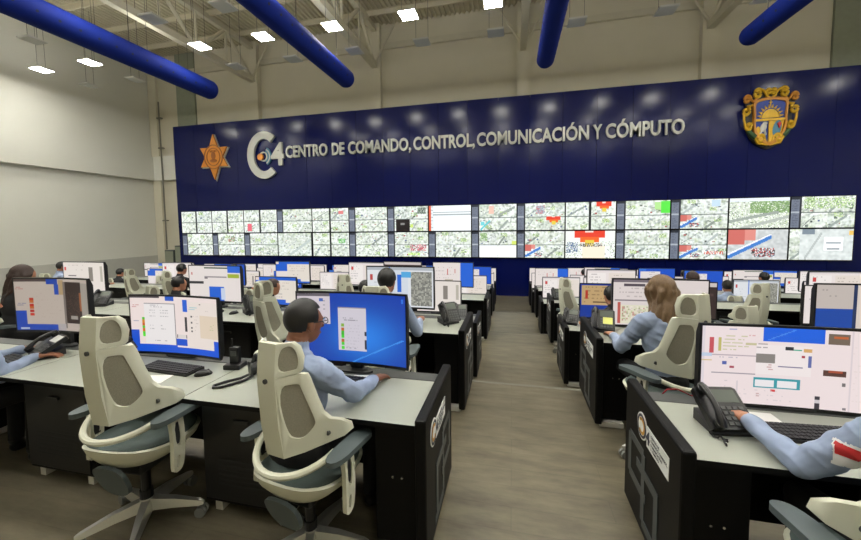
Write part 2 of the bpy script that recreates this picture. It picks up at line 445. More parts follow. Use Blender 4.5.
def campic(p, u0, v0, u1, v1):
    p.r(u0, v0, u1, v1, random.choice(['#e6eee4', '#dbe4da', '#d4dcd2', '#e4eae8', '#dde6e2']))
    p.r(u0, v0, u1, v0 + (v1 - v0) * random.uniform(.1, .3), random.choice(['#f4f8f8', '#eef4f2', '#c6d2c4']))
    p.noise(u0, v0, u1, v1, ['#a3b09c', '#8c9a88', '#c3cfbd', '#f2f6f0', '#b9c4b6', '#ffffff', '#6f7d70', '#cdd9b4'], .34, 2)
    p.blur(u0, v0, u1, v1)
    p.noise(u0, v0, u1, v1, CAMCOLS + ['#53605a', '#3f4a46'], .3)
    p.blur(u0, v0, u1, v1)
    if random.random() < .8: p.line(u0 + .02, v1 - .03, u0 + (u1 - u0) * random.uniform(.35, .9), v0 + (v1 - v0) * .25, random.choice(['#96a19c', '#b0bab8', '#869088', '#e8eeec']), random.choice((1, 2)))
    if random.random() < .65:
        cu = random.uniform(u0, u1 - .14); cv = random.uniform(v0, v1 - .14)
        p.noise(cu, cv, cu + .14, cv + .13, ['#a9c48c', '#7f9f70', '#b8d090', '#d2e2b0'], .75)
    for _ in range(5):
        cu, cv = random.uniform(u0, u1 - .06), random.uniform(v0 + .1, v1 - .06)
        p.r(cu, cv, cu + random.uniform(.02, .05), cv + random.uniform(.02, .05), random.choice(['#66726c', '#8f9a92', '#3e4844', '#ffffff', '#a05a54', '#5a6a8c']))
def vw_design(kind, side):
    p = Paint(60, 36, '#eef3ee'); u = 0.
    if side:
        u = .17
        p.r(0, 0, u - .03, 1, '#6e7686'); p.text(.02, .03, .13, 1, '#3a4254', 2, .7); p.r(0, .48, u - .03, .53, '#a8b0ba'); p.r(u - .03, 0, u, 1, '#2a2e36'); p.r(0, 0, .14, .09, '#222833')
    if kind == 'quad':
        for a in (0, 1):
            for b in (0, 1):
                campic(p, u + (1 - u) * a / 2, b / 2, u + (1 - u) * (a + 1) / 2, (b + 1) / 2)
        p.r(u, .49, 1, .52, '#5e6a66')
    elif kind == 'two':                      # two narrow views with dark gutter
        for a in (0, 1):
            for b in (0, 1): campic(p, .5 * a + .02, b / 2, .5 * a + .48, (b + 1) / 2)
        p.r(.46, 0, .51, 1, '#14181c'); p.r(0, .49, 1, .52, '#4c5854')
    elif kind == 'one': campic(p, 0, 0, 1, 1); campic(p, .2, .2, .8, .7); p.line(.3, .95, .95, .25, '#b8c4c0', 3); p.r(.97, 0, 1, 1, '#111318')
    elif kind == 'list':
        p.r(0, 0, 1, 1, '#eef4f6'); p.r(0, 0, .05, 1, '#d85a3c'); p.r(.05, 0, .12, 1, '#dfe6ea'); p.text(.06, .05, .11, 1, '#222222', 5, .9); p.r(.1, .25, 1, .29, '#8e989c'); p.r(.1, .33, 1, .38, '#a4adb0'); p.r(.6, .45, 1, .98, '#f6fafc')
    if kind == 'onegreen':
        p.r(0, 0, 1, 1, '#cfd8c8'); p.noise(0, 0, 1, 1, CAMCOLS, .5); p.noise(.35, .05, 1, .5, ['#7fa06a', '#8eae76', '#a2be8a', '#6e9060'], .85); p.r(0, 0, 1, .12, '#e4ebf2')
        p.line(0, .75, .8, .45, '#9aa49c', 3); p.line(.2, .98, .98, .6, '#b0b8b0', 3)
    return p
def banner(p, u, v, w_, h_): p.r(u, v, u + w_, v + h_ * .45, '#e0402c'); p.r(u + w_ * .2, v + h_ * .4, u + w_ * .8, v + h_ * .75, '#e8662c'); p.r(u + w_ * .35, v + h_ * .6, u + w_ * .65, v + h_, '#e0c84a'); p.r(u + w_ * .35, v, u + w_ * .62, v + h_ * .12, '#f0d8d0')
def train(p, u, v, w_, h_):
    p.r(u, v, u + w_ * .5, v + h_ * .35, '#d88a80'); p.r(u, v, u + w_ * .3, v + h_ * .5, '#c86a62')
    for k in range(3): p.line(u, v + h_ * (.82 + .05 * k), u + w_ * .75, v + h_ * (.16 + .05 * k), '#3f7cc8' if k else '#f4f4f8', 2)
    p.noise(u + w_ * .45, v + h_ * .62, u + w_ * .85, v + h_ * .9, ['#44484e', '#c04038', '#8a96a6', '#e8e8e8'], .8)
VWX0, VWW = -15.865, 1.7833
spec = {}
for r_ in (0, 1):
    for c_ in range(15): spec[(r_, c_)] = ('quad', c_ % 2 == 0)
spec.update({(0, 0): ('two', 0), (0, 1): ('two', 0), (0, 2): ('two', 0), (0, 3): ('quad', 1), (0, 4): ('two', 0), (0, 5): ('quad', 1), (0, 6): ('quad', 1), (0, 7): ('list', 0), (0, 8): ('quad', 1), (0, 9): ('quad', 1), (0, 10): ('two', 0), (0, 11): ('quad', 1), (0, 12): ('quad', 1), (0, 13): ('onegreen', 0), (0, 14): ('quad', 1),
             (1, 0): ('quad', 1), (1, 1): ('quad', 1), (1, 2): ('quad', 1), (1, 3): ('one', 0), (1, 4): ('two', 0), (1, 5): ('quad', 1), (1, 6): ('quad', 1), (1, 7): ('quad', 1), (1, 8): ('quad', 1), (1, 9): ('quad', 1), (1, 10): ('one', 0), (1, 11): ('quad', 1), (1, 12): ('quad', 1), (1, 13): ('one', 0), (1, 14): ('one', 1)})
for (r_, c_), (kind, side) in sorted(spec.items()):
    p = vw_design(kind, side)
    extra = ''
    if (r_, c_) == (0, 6): p.r(.2, .52, .55, 1, '#181012'); p.r(.32, .68, .42, .76, '#8a8a8a'); p.r(.56, .72, .64, .85, '#c8e070'); p.noise(.75, .05, .95, .3, ['#4a5a50', '#8a9a8a'], .8); extra = ' with black tile'
    if (r_, c_) == (0, 4): p.r(.74, .12, .86, .26, '#d87c7c')
    if (r_, c_) == (0, 2): p.r(.1, .62, .24, .95, '#e06878')
    if (r_, c_) == (0, 8): p.r(.38, .05, .5, .35, '#e8c0b0'); p.line(.2, .95, .4, .6, '#58c8d0', 2); p.line(.6, .4, .95, .1, '#9aa49c', 2); p.r(.2, .68, .28, .8, '#70d0d8')
    if (r_, c_) == (0, 9): p.noise(.4, .08, .58, .4, ['#9aa0b0', '#c87078', '#b0b8c0'], .9); banner(p, .62, .5, .3, .3); extra = ' with a small red banner'
    if (r_, c_) == (0, 10): banner(p, .62, 0, .3, .35); extra = ' in two narrow views with a red banner'
    if (r_, c_) == (0, 11): p.r(.83, .04, 1, .45, '#58e048'); p.r(.72, .06, .83, .3, '#b0e090'); extra = ' with a bright green tile'
    if (r_, c_) == (0, 12): train(p, .17, .52, .38, .46); p.r(.72, .04, .86, .25, '#c0d8e8'); extra = ' with a blue and red band'
    if (r_, c_) == (0, 14): p.noise(.2, .05, .98, .4, ['#a0c080', '#c8e0a0', '#88a878', '#e8f0e0'], .7)
    if (r_, c_) == (1, 1): p.noise(.5, .1, .72, .4, ['#5a8a60', '#88b080', '#c05858'], .7); extra = ' with a green clump'
    if (r_, c_) == (1, 4): p.noise(.72, .25, .9, .45, ['#68b070', '#a0d890'], .8)
    if (r_, c_) == (1, 6): p.noise(.55, .5, .95, .75, ['#d05868', '#803848', '#e8a0a8'], .6); p.noise(.5, .82, .8, .95, ['#b0e070', '#d8f0a0'], .8); extra = ' with a red smudge'
    if (r_, c_) == (1, 7): p.r(.17, .5, 1, .53, '#a8b0b0')
    if (r_, c_) == (1, 8): p.r(.17, .52, .58, 1, '#eef2f4'); p.r(.6, .52, 1, 1, '#f2f6f6'); p.noise(.18, .05, .35, .35, ['#88a878', '#a8c490'], .8); p.r(.9, .35, 1, .5, '#d0e070')
    if (r_, c_) == (1, 9): train(p, .17, .5, .42, .48); extra = ' with a blue band low left'
    if (r_, c_) == (1, 10): p.r(0, 0, 1, 1, '#e8ece8'); p.noise(0, .4, 1, 1, CAMCOLS, .4); banner(p, .18, 0, .62, .55); p.r(.35, .55, .8, 1, '#f0e6d0'); p.noise(.3, .45, .75, .58, ['#3a3432', '#c8c0b0'], .7); p.noise(.02, .42, .25, .8, ['#4a6a98', '#d0d8e0', '#6a7a88'], .7); extra = ' filled by a large red banner'
    if (r_, c_) == (1, 12): train(p, .17, .52, .42, .46); p.noise(.62, .72, .95, .84, ['#c84838', '#e0b0a0', '#f0f0f0'], .8); extra = ' with blue band and red specks'
    if (r_, c_) == (1, 13): p.r(0, 0, 1, 1, '#c8cccc'); p.noise(0, 0, 1, 1, ['#c8cccc', '#d6dada', '#b8bebe'], .7, 2); p.blur(0, 0, 1, 1, 2); train(p, 0, 0, .95, 1.02); p.noise(.4, .6, .8, .9, ['#30343a', '#c04038', '#a8b0b8', '#e8e8e8', '#5a4a4a'], .8); extra = ' showing a big blue and red vehicle'
    if (r_, c_) == (1, 14): p.r(.17, 0, 1, 1, '#d4dcda'); p.noise(.17, 0, 1, 1, ['#d4dcda', '#c8d0ce', '#e2e8e6'], .7, 2); p.blur(.17, 0, 1, 1, 2); p.line(.25, .95, .5, .1, '#b4bcba', 2); p.r(.2, 0, .4, .18, '#7a8894'); p.r(.55, .25, .85, .7, '#f6f8f8'); p.r(.58, .42, .82, .48, '#a0aab0'); p.r(.6, .6, .8, .66, '#98a0a6'); p.r(.93, .05, 1, .2, '#e8c060'); extra = ' showing a white car from behind'
    z1 = 2.605 if r_ == 0 else 1.525; hh = 1.075
    x0 = VWX0 + c_ * VWW
    o = empty('video_wall_display', 'wall video display%s, %s row, %s from left' % (extra, 'upper' if r_ == 0 else 'lower', ORD[c_ + 1]), 'screen', (x0 + VWW / 2, 14.44, z1 - hh / 2), 0, 'displays of the video wall')
    MB().bx(-VWW / 2 + .003, VWW / 2 - .003, -.02, .045, -hh / 2 + .003, hh / 2 - .003).build('frame', 'black_edge', o)
    me = screen_mesh('screen', p, VWW - .05, hh - .05, 0, 'wall_screen')
    s = bpy.data.objects.new('screen', me); C.objects.link(s); s.parent = o; s.location = (0, -.022, 0)

# ------------------------------------------------------------------ lettering and emblems on the blue wall
def text_obj(name, txt, x0, x1, z0, h, y, depth, material, parent, bold=.018, rot=None):
    cu = bpy.data.curves.new(name, 'FONT'); cu.body = txt; cu.size = 1; cu.extrude = depth / 2; cu.offset = bold; cu.resolution_u = 3
    t = bpy.data.objects.new(name + '_tmp', cu); C.objects.link(t)
    bpy.context.view_layer.update()
    me = bpy.data.meshes.new_from_object(t.evaluated_get(bpy.context.evaluated_depsgraph_get()))
    bpy.data.objects.remove(t); bpy.data.curves.remove(cu)
    me.name = name
    xs_ = [v.co.x for v in me.vertices]; ax, bx_ = min(xs_), max(xs_)
    kx = (x1 - x0) / (bx_ - ax); kz = h / .7
    for v in me.vertices: v.co = (x0 + (v.co.x - ax) * kx, y - v.co.z, z0 + v.co.y * kz)
    me.materials.clear(); me.materials.append(M[material] if isinstance(material, str) else material)
    o = bpy.data.objects.new(name, me); C.objects.link(o)
    if parent: o.parent = parent
    return o
YW = 14.5
def px_x(px):
    """world x on the blue wall for an image column near the lettering"""
    yv = 153 + (127 - 153) * (px - 287) / (683 - 287)
    d = f1 + r2 * ((px - 430.5) / F) - u2 * ((yv - PPY) / F)
    return d.x * YW / d.y
sg = empty('wall_lettering', 'raised silver letters CENTRO DE COMANDO, CONTROL, COMUNICACIÓN Y CÓMPUTO on blue wall', 'lettering', (0, 0, 0))
for wd_, a, b in (('CENTRO', 287, 328.5), ('DE', 333, 345), ('COMANDO,', 349, 411.5), ('CONTROL,', 414, 475), ('COMUNICACIÓN', 477, 588.5), ('Y', 592.5, 601.5), ('CÓMPUTO', 605, 683.5)):
    o = text_obj('word', wd_, px_x(a), px_x(b), 4.9, .5, YW - .07, .08, 'letter_white', sg, .024)
lg = empty('wall_emblem', 'large silver C and 4 emblem left of the lettering', 'emblem', (-11.1, YW - .06, 5.06))
lg.location = (-10.9, YW, 5.06)
def ring_poly(rx, rz, a0, a1, wd_, n=40):
    o_ = [(rx * math.cos(R(a0 + (a1 - a0) * i / n)), rz * math.sin(R(a0 + (a1 - a0) * i / n))) for i in range(n + 1)]
    i_ = [((rx - wd_) * math.cos(R(a1 + (a0 - a1) * i / n)), (rz - wd_) * math.sin(R(a1 + (a0 - a1) * i / n))) for i in range(n + 1)]
    return o_ + i_
flat = lambda y0: (lambda u, v, w_: (u, y0 - w_, v))
MB().shell([(u - .12, v) for u, v in ring_poly(.88, 1.06, 50, 310, .34)], [], flat(-.03), .12).build('letter_c', 'letter_white', lg)
for k, rr in enumerate((.42, .35, .28, .21)):
    MB().shell([(u - .2, v - .05) for u, v in ring_poly(rr, rr * 1.05, -62, 62 if k < 3 else 300, .05)], [], flat(-.03), .06).build('signal_arc', 'letter_white' if k % 2 else 'crest_sky', lg)
MB().cyl((-.36, -.02, -.06), (-.36, -.1, -.06), .15, seg=16).build('hub_disc', 'star_orange', lg)
text_obj('numeral_four', '4', .22, .9, -.45, .95, -.08, .1, 'letter_white', lg, .03)
# star badge
st = empty('star_badge', 'orange six pointed star badge with round seal on blue wall', 'emblem', (-13.74, YW - .012, 5.12))
pts = []
for k in range(12):
    a = PI / 2 + k * PI / 6; rr = 1.0 if k % 2 == 0 else .56
    sx = .86; sz = 1.06 if k in (0, 6) else .9
    pts.append((rr * math.cos(a) * sx, rr * math.sin(a) * sz))
MB().shell([(x * 1.04 + .03, z * 1.03 - .03) for x, z in pts], [], flat(-.0), .06).build('backing', 'letter_white', st)
MB().shell(pts, [], flat(-.06), .08).build('star', 'star_orange', st)
mb = MB()
for rr, ww in ((.52, .04), (.38, .03)): mb.shell(ring_poly(rr, rr * 1.1, 0, 359.9, ww), [], flat(-.14), .02)
mb.build('seal_ring', 'star_line', st)
mb = MB(); mb.ell((0, -.15, .06), (.13, .02, .18)); mb.ell((0, -.15, -.18), (.2, .02, .08))
for k in range(5): mb.box((-.16 + .08 * k, -.15, .26), (.03, .02, .1), (0, 0, 0))
mb.build('seal_figure', 'star_line', st)
# coat of arms
ca = empty('coat_of_arms', 'gold scroll framed coat of arms with rising sun on blue wall', 'emblem', (8.36, YW - .012, 5.2))
ca.scale = (.7, 1, .95)
sh = [(-.72, .62), (-.4, .7), (0, .74), (.4, .7), (.72, .62), (.66, .2), (.68, -.3), (.5, -.68), (.2, -.86), (0, -.95), (-.2, -.86), (-.5, -.68), (-.68, -.3), (-.66, .2)]
MB().shell(chaikin([(x * 1.38, z * 1.16 + .04) for x, z in sh], 2), [], flat(.0), .06).build('backing', 'crest_dark', ca)
MB().shell([(x * .9, z * .9) for x, z in [(-.72, .62), (0, .74), (.72, .62), (.66, .0), (-.66, .0)]], [], flat(-.06), .05).build('field_upper', 'crest_blue', ca)
MB().shell([(-.6, -.06), (-.03, -.06), (-.03, -.82), (-.3, -.72), (-.52, -.5)], [], flat(-.06), .05).build('field_lower_left', 'crest_blue', ca)
MB().shell([(.03, -.06), (.6, -.06), (.52, -.5), (.3, -.72), (.03, -.82)], [], flat(-.06), .05).build('field_lower_right', 'gold', ca)
bor = chaikin(sh, 2)
MB().shell(bor, [[(x * .88, z * .88) for x, z in bor][::-1]], flat(-.06), .1).build('shield_border', 'gold_red', ca)
MB().bx(-.62, .62, -.15, -.06, -.08, 0).bx(-.04, .04, -.15, -.06, -.86, 0).build('divider', 'gold', ca)
mb = MB(); mb.shell([(.34 * math.cos(R(a)), .02 + .3 * math.sin(R(a))) for a in range(0, 181, 15)], [], flat(-.1), .05)
for a in range(8, 180, 18):
    c_, s_ = math.cos(R(a)), math.sin(R(a)); px_, pz_ = -s_, c_
    mb.shell([(.37 * c_ + .045 * px_, .03 + .33 * s_ + .045 * pz_), (.54 * c_ + .01, .03 + .46 * s_), (.37 * c_ - .045 * px_, .03 + .33 * s_ - .045 * pz_)], [], flat(-.1), .04)
mb.bx(-.015, .015, -.14, -.1, .42, .64).bx(-.06, .06, -.14, -.1, .54, .57)
mb.build('sun', 'gold', ca)
mb = MB(); mb.ell((-.25, -.13, -.3), (.13, .04, .16), (0, .5, 0)); mb.ell((-.19, -.13, -.16), (.1, .04, .06)); mb.tube([(-.2, -.13, -.4), (-.15, -.13, -.55), (-.2, -.13, -.66)], .04); mb.tube([(-.3, -.13, -.4), (-.38, -.13, -.52)], .04)
mb.build('white_figure', 'letter_white', ca)
MB().ell((-.45, -.12, -.42), (.09, .03, .17)).build('gold_figure', 'gold', ca)
MB().ell((.31, -.12, -.36), (.17, .03, .3), (0, .25, 0)).build('sky_oval', 'crest_sky', ca)
MB().shell([(.28, -.2), (.36, -.13), (.43, -.2), (.36, -.36)], [], flat(-.15), .03).build('heart', 'crest_red', ca)
def spiral(cx, cz, r0_, turns, a0, dirn, n=22):
    return [(cx + r0_ * (1 - .78 * i / n) * math.cos(a0 + dirn * turns * 2 * PI * i / n), -.12, cz + r0_ * (1 - .78 * i / n) * math.sin(a0 + dirn * turns * 2 * PI * i / n)) for i in range(n + 1)]
for sx in (-1, 1):
    def S(pts_): return [(p[0] * sx, p[1], p[2]) for p in pts_]
    for cx, cz, rr, a0, dr, tr, lead, m_ in (
            (.52, .88, .17, PI * .5, -1, 1.3, [(.12, .74), (.3, .98)], 'gold'), (.95, .7, .15, PI * 1.0, -1, 1.3, [(.55, .72), (.72, .62)], 'gold_red'),
            (.98, .3, .17, PI * .6, 1, 1.2, [(.72, .5), (.8, .47)], 'gold'), (.84, -.22, .15, 0, -1, 1.2, [(1.06, .3), (1.05, 0)], 'gold'),
            (.34, -.68, .16, PI, -1, 1.3, [(.04, -.92), (.12, -.86)], 'gold'), (.1, .92, .1, 0, 1, 1.2, [(.05, .72), (.2, .8)], 'gold')):
        sp = spiral(cx, cz, rr, tr, a0, dr)
        pts_ = [(a, -.12, b) for a, b in lead] + sp
        MB().tube(S(pts_), [.04 + .022 * math.sin(PI * i / len(pts_)) for i in range(len(pts_))], 8).build('scroll', m_, ca, True)
    MB().tube(S([(.56, -.1, -.62), (.72, -.1, -.5), (.92, -.1, -.32)]), [.1, .09, .03], 8).build('leaf', 'crest_green', ca, True)
    MB().tube(S([(.1, -.12, -.9), (.45, -.12, -.84), (.62, -.12, -.58)]), [.035, .05, .045], 8).build('foot_scroll', 'gold', ca, True)

# ------------------------------------------------------------------ desks
def make_sticker(parent, x, sgn):
    """round seal and white label with four printed lines on the aisle face of an end panel, local coordinates"""
    ya, yb_, yc, zc = (.09, .36, .43, .645) if sgn < 0 else (.2, .47, .14, .645)
    lab = MB().bx(min(x, x + sgn * .003), max(x, x + sgn * .003), ya, yb_, .575, .685).build('sticker', 'sticker_white', parent)
    mb = MB(); mb.cyl((x, yc, zc), (x + sgn * .004, yc, zc), .072, seg=28); r1 = mb.build('seal', 'sticker_white', lab)
    def ringx(ra, rb, a0, a1, dx):
        m_ = MB(); m_.shell([(yc + u, zc + v) for u, v in ring_poly(ra, ra, a0, a1, ra - rb, 28)], [], lambda u, v, w_: (x + sgn * (dx + w_), u, v), .001); return m_
    ringx(.064, .05, 0, 359, .0045).build('seal_ring', 'sticker_ink', r1)
    ringx(.046, .03, 40, 320, .0045).build('seal_letter', 'sticker_gold', r1)
    # text lines run from the far end to the near end of the label for the right block, and mirrored on the left block
    for k, t in enumerate(('CENTRO DE', 'COMANDO, CONTROL,', 'COMUNICACIÓN', 'Y CÓMPUTO')):
        wd_ = .2 * len(t) / 17
        o = text_obj('print_line', t, 0, wd_, 0, .014, 0, .0006, 'sticker_ink', lab, .01)
        o.location = (x + sgn * .0042, .3 if sgn < 0 else .265, .655 - k * .022)
        o.rotation_euler = (0, 0, -PI / 2 if sgn < 0 else PI / 2)
    o = text_obj('numeral_four', '4', 0, .05, 0, .065, 0, .0008, 'sticker_ink', lab, .03)
    o.location = (x + sgn * .0046, .365 if sgn < 0 else .205, .6); o.rotation_euler = (0, 0, -PI / 2 if sgn < 0 else PI / 2)
def make_desk(w_, side, end, loc, label, detail=True):
    """origin: floor under the near edge, at the aisle side; the desk runs away from the aisle. side -1 = left block, +1 = right block"""
    d = empty('console_desk', label, 'desk', loc, 0, 'black console desks in rows')
    s = side
    e = .06 if end else .0
    mb = MB()
    x0, x1 = s * e, s * w_
    mb.bx(min(x0, x1) + .002, max(x0, x1) - .002, 0, .52, .722, .75, 0)
    for f in mb.bm.faces:
        if f.normal.z < .5: f.material_index = 1
    mb.bm.normal_update()
    for f in mb.bm.faces: f.material_index = 0 if f.normal.z > .5 else 1
    mb.build('worktop', ['worktop', 'black_edge'], d)
    MB().bx(min(x0, x1), max(x0, x1), .52, .64, .69, .753, bevel=.006).build('cable_rail', 'rail_grey', d)
    MB().bx(min(x0, x1) + .03, max(x0, x1) - .03, .56, .6, .1, .69).build('modesty_panel', 'black_lam', d)
    if end:
        ep = MB().bx(min(0, s * .058), max(0, s * .058), -.03, .72, .045, .795, bevel=.012).build('end_panel', 'black_lam', d)
        MB().bx(min(s * .06, s * .3), max(s * .06, s * .3), .05, .56, .06, .715, bevel=.008).build('end_pedestal', 'black_lam', d)
        if detail:
            mb = MB()
            for xx in (.15, .2): mb.cyl((s * xx, .05, .43), (s * xx, .042, .43), .006, seg=10)
            mb.build('screw', 'chrome', d)
            make_sticker(ep, 0, -s)
            # pale vinyl graphic of interlocking squares on the aisle face
            mb = MB()
            kb = [0]
            def bar(ya, za, yb, zb, t):
                kb[0] += 1; lift = .0004 * kb[0]
                v = Vector((yb - ya, zb - za)); n_ = Vector((-v.y, v.x)).normalized() * t / 2
                mb.shell([(ya + n_.x, za + n_.y), (yb + n_.x, zb + n_.y), (yb - n_.x, zb - n_.y), (ya - n_.x, za - n_.y)], [], lambda u, v_, w2: (-s * (.0003 + w2 + (lift if w2 else 0)), u, v_), .001)
            bar(.62, .5, .4, .5, .05); bar(.62, .5, .62, .26, .05); bar(.62, .27, .36, .27, .05); bar(.4, .5, .4, .12, .05); bar(.4, .12, .16, .12, .05); bar(.5, .4, .2, .4, .05); bar(.22, .42, .22, .1, .05)
            mb.build('vinyl_graphic', 'vinyl_grey', ep)
        for yy in (.06, .62): MB().bx(min(s * .05, s * .24), max(s * .05, s * .24), yy - .04, yy + .04, 0, .05, bevel=.008).build('foot', 'foot_white', d)
    # computer pedestal at the far side of the module
    xa, xb = s * (w_ - .66), s * (w_ - .06)
    pd = MB().bx(min(xa, xb), max(xa, xb), .08, .55, .07, .715, bevel=.008).build('pedestal', 'black_lam', d)
    if detail:
        dr = MB().bx(min(xa, xb) + .02, max(xa, xb) - .02, .066, .08, .1, .69, bevel=.003).build('door', 'plastic_black', pd)
        MB().bx((xa + xb) / 2 - .05, (xa + xb) / 2 + .05, .054, .066, .6, .62).build('handle', 'plastic_dark', dr)
        mb = MB()
        for k in range(6): mb.bx((xa + xb) / 2 - .18, (xa + xb) / 2 + .18, .064, .067, .2 + .03 * k, .21 + .03 * k)
        mb.build('vent_slot', 'plastic_dark', dr)
    for x_ in (min(xa, xb) + .075, max(xa, xb) - .075): MB().bx(x_ - .025, x_ + .025, .1, .5, 0, .07).build('foot', 'foot_white', d)
    return d
NEAR = [0, 1.66, 3.2, 4.78, 6.45, 8.05, 9.6, 11.15, 12.65]
ZT = [0, 0, 0, -.36, -.36, -.72, -.72, -1.08, -1.08]
XE = {-1: [0, -.41, -.42, -.46, -.44, -.5, -.52, -.55, -.57], 1: [0, .70, .695, .66, .66, .62, .61, .6, .6]}
ROWN = ['', 'front', 'second', 'third', 'fourth', 'fifth', 'sixth', 'seventh', 'eighth']
NL = [0, 3, 6, 6, 7, 8, 9, 9, 9]; NR = [0, 2, 3, 3, 4, 5, 6, 6, 6]
for r_ in range(1, 9):
    for s, nn in ((-1, NL[r_]), (1, NR[r_])):
        first = None
        for k in range(nn):
            w_ = 1.5
            lab = 'black console desk with pale top, %s row %s of aisle, %s' % (ROWN[r_], 'left' if s < 0 else 'right', 'at the aisle end' if k == 0 else '%s from aisle' % ORD[k + 1])
            loc = (XE[s][r_] + s * k * w_, NEAR[r_], ZT[r_])
            if k < 2:
                d = make_desk(w_, s, k == 0, loc, lab, r_ <= 4)
                if k == 1: first = d
            else:
                d = copy_tree(first); d.location = loc; d['label'] = lab

# ------------------------------------------------------------------ monitors
def D_white(seed):
    random.seed(seed); p = Paint(48, 27, '#f3e9e6')
    p.r(0, 0, 1, .05, '#c9c2c4'); p.r(.03, .12, .4, .9, '#fbf4f0').text(.06, .16, .36, .85, '#9a8f92', 3, .5); p.r(.45, .1, .97, .95, '#efe4da'); p.text(.5, .2, .9, .9, '#b0a498', 3, .35)
    if seed % 3 == 0: p.r(.06, .2, .12, .34, '#d04848')
    if seed % 3 == 1: p.r(.7, .3, .78, .85, '#9a9088'); p.r(.88, .3, .94, .85, '#b8ada2')
    return p
def D_blue(seed):
    random.seed(seed); p = Paint(48, 27, '#1f58d0')
    p.r(.0, .0, .2, .12, '#3a78e0'); p.r(.25 if seed % 2 else .05, .15, .9 if seed % 2 else .6, .8, '#f0e8e6'); p.text(.3, .2, .6, .75, '#9a9298', 3, .5)
    return p
def D_half(seed):
    random.seed(seed); p = Paint(48, 27, '#f2e8e4')
    p.r(.68, 0, 1, 1, '#2a6ae0'); p.text(.08, .2, .6, .8, '#b8acaa', 4, .3); p.r(.35, .25, .38, .5, '#d05858'); p.r(.55, .25, .57, .45, '#d07070'); p.r(.3, .7, .5, 1, '#c8bfae')
    return p
def D_map(seed):
    random.seed(seed); p = Paint(48, 27, '#e9ecf0')
    p.r(0, 0, 1, .08, '#b6bcc4'); p.r(.33, 0, .36, 1, '#2f74d8'); p.r(.36, .08, .62, 1, '#dde4ee'); p.r(.46, .2, .53, .62, '#2a6cd8'); p.r(.53, .1, .66, .25, '#5ab0e8')
    p.noise(.67, .1, .97, .95, ['#8c8c84', '#9a9a90', '#a8a89c', '#7a7a74', '#b8b8ac'], 1); p.r(.05, .2, .08, .32, '#c04848'); p.text(.03, .4, .3, .9, '#b8bec8', 3, .3)
    return p
def D_panelblue(seed):
    random.seed(seed); p = Paint(48, 27, '#efe6e2')
    p.r(.3, .02, .75, .07, '#244a2c'); p.r(.74, 0, 1, .2, '#2a6adc'); p.r(.76, .22, .98, .34, '#a8b83c'); p.r(.3, .3, .72, .33, '#9a9296'); p.r(.0, .46, .28, .5, '#3c3c40'); p.r(.38, .58, .66, 1, '#1f64d8'); p.r(.6, .62, .68, .95, '#cfdaf0'); p.r(.04, .2, .06, .27, '#c84848'); p.r(.3, .35, .36, .38, '#7a7478')
    return p
def D_lgrid(seed):
    random.seed(seed); p = Paint(48, 27, '#f0e7df')
    p.r(.6, .15, .7, .6, '#8f8880'); p.r(.9, .12, .95, .6, '#c2bcae'); p.r(.03, .15, .07, .25, '#e05050'); p.r(.02, .8, .08, .95, '#f0b0b0'); p.text(.1, .1, .5, .3, '#c8bcb4', 4, .3); p.r(.1, .42, .3, .44, '#8a8484')
    return p
def D_mixed(seed):
    random.seed(seed); p = Paint(48, 27, '#2464d6')
    p.r(0, .45, .35, 1, '#f0e7e4'); p.r(.34, .12, 1, .92, '#efe6da'); p.r(.0, 0, .08, .12, '#f0e0d8'); p.text(.38, .2, .95, .55, '#b8aca0', 3, .4); p.r(.4, .82, .72, 1, '#2060d4'); p.text(.42, .62, .7, .78, '#8a8480', 3, .5)
    return p
def D_dark(seed):
    random.seed(seed); p = Paint(48, 27, '#3c2e2c'); p.r(0, 0, 1, .1, '#d8ccc8'); p.r(.05, .3, .95, .36, '#5a4844'); p.r(.06, .5, .3, .95, '#54423e')
    return p
def D_orange(seed):
    random.seed(seed); p = Paint(48, 27, '#163a9c')
    p.r(.03, .04, .62, .62, '#c8a878'); p.text(.08, .08, .58, .58, '#7a6040', 3, .35); p.r(.08, .2, .13, .45, '#b83a2c'); p.r(.2, .5, .5, .54, '#5a4632')
    return p
def D_woman(seed):
    random.seed(seed); p = Paint(60, 34, '#e6dbd8'); p.r(0, 0, .4, .06, '#7a7078'); p.r(.12, .1, .35, .14, '#5a5058'); p.text(.05, .18, .6, .42, '#a89c9c', 3, .35); p.r(.02, .44, .4, .48, '#847a80'); p.r(.06, .56, .42, .96, '#e8e4cc'); p.noise(.1, .6, .4, .92, ['#d8d8b0', '#e8dcd0', '#b8b890', '#d09a90', '#f0e8dc'], .6); p.r(.05, .5, .08, .96, '#c05a50'); p.r(.5, .06, .53, 1, '#d8ccc8'); p.r(.43, .55, .5, .9, '#3a3438')
    return p
def D_right2(seed):
    random.seed(seed); p = Paint(60, 34, '#e2d6cc'); p.r(0, 0, .36, .48, '#cabfb8'); p.text(.05, .1, .3, .42, '#8a807c', 4, .3); p.r(0, .48, .34, 1, '#1a4aa8'); p.r(.34, 0, .37, 1, '#20345c'); p.r(.58, .08, .74, .18, '#5a4440'); p.text(.45, .3, .9, .7, '#c0b4aa', 5, .2); p.r(.55, .75, .65, .78, '#8a807c')
    return p
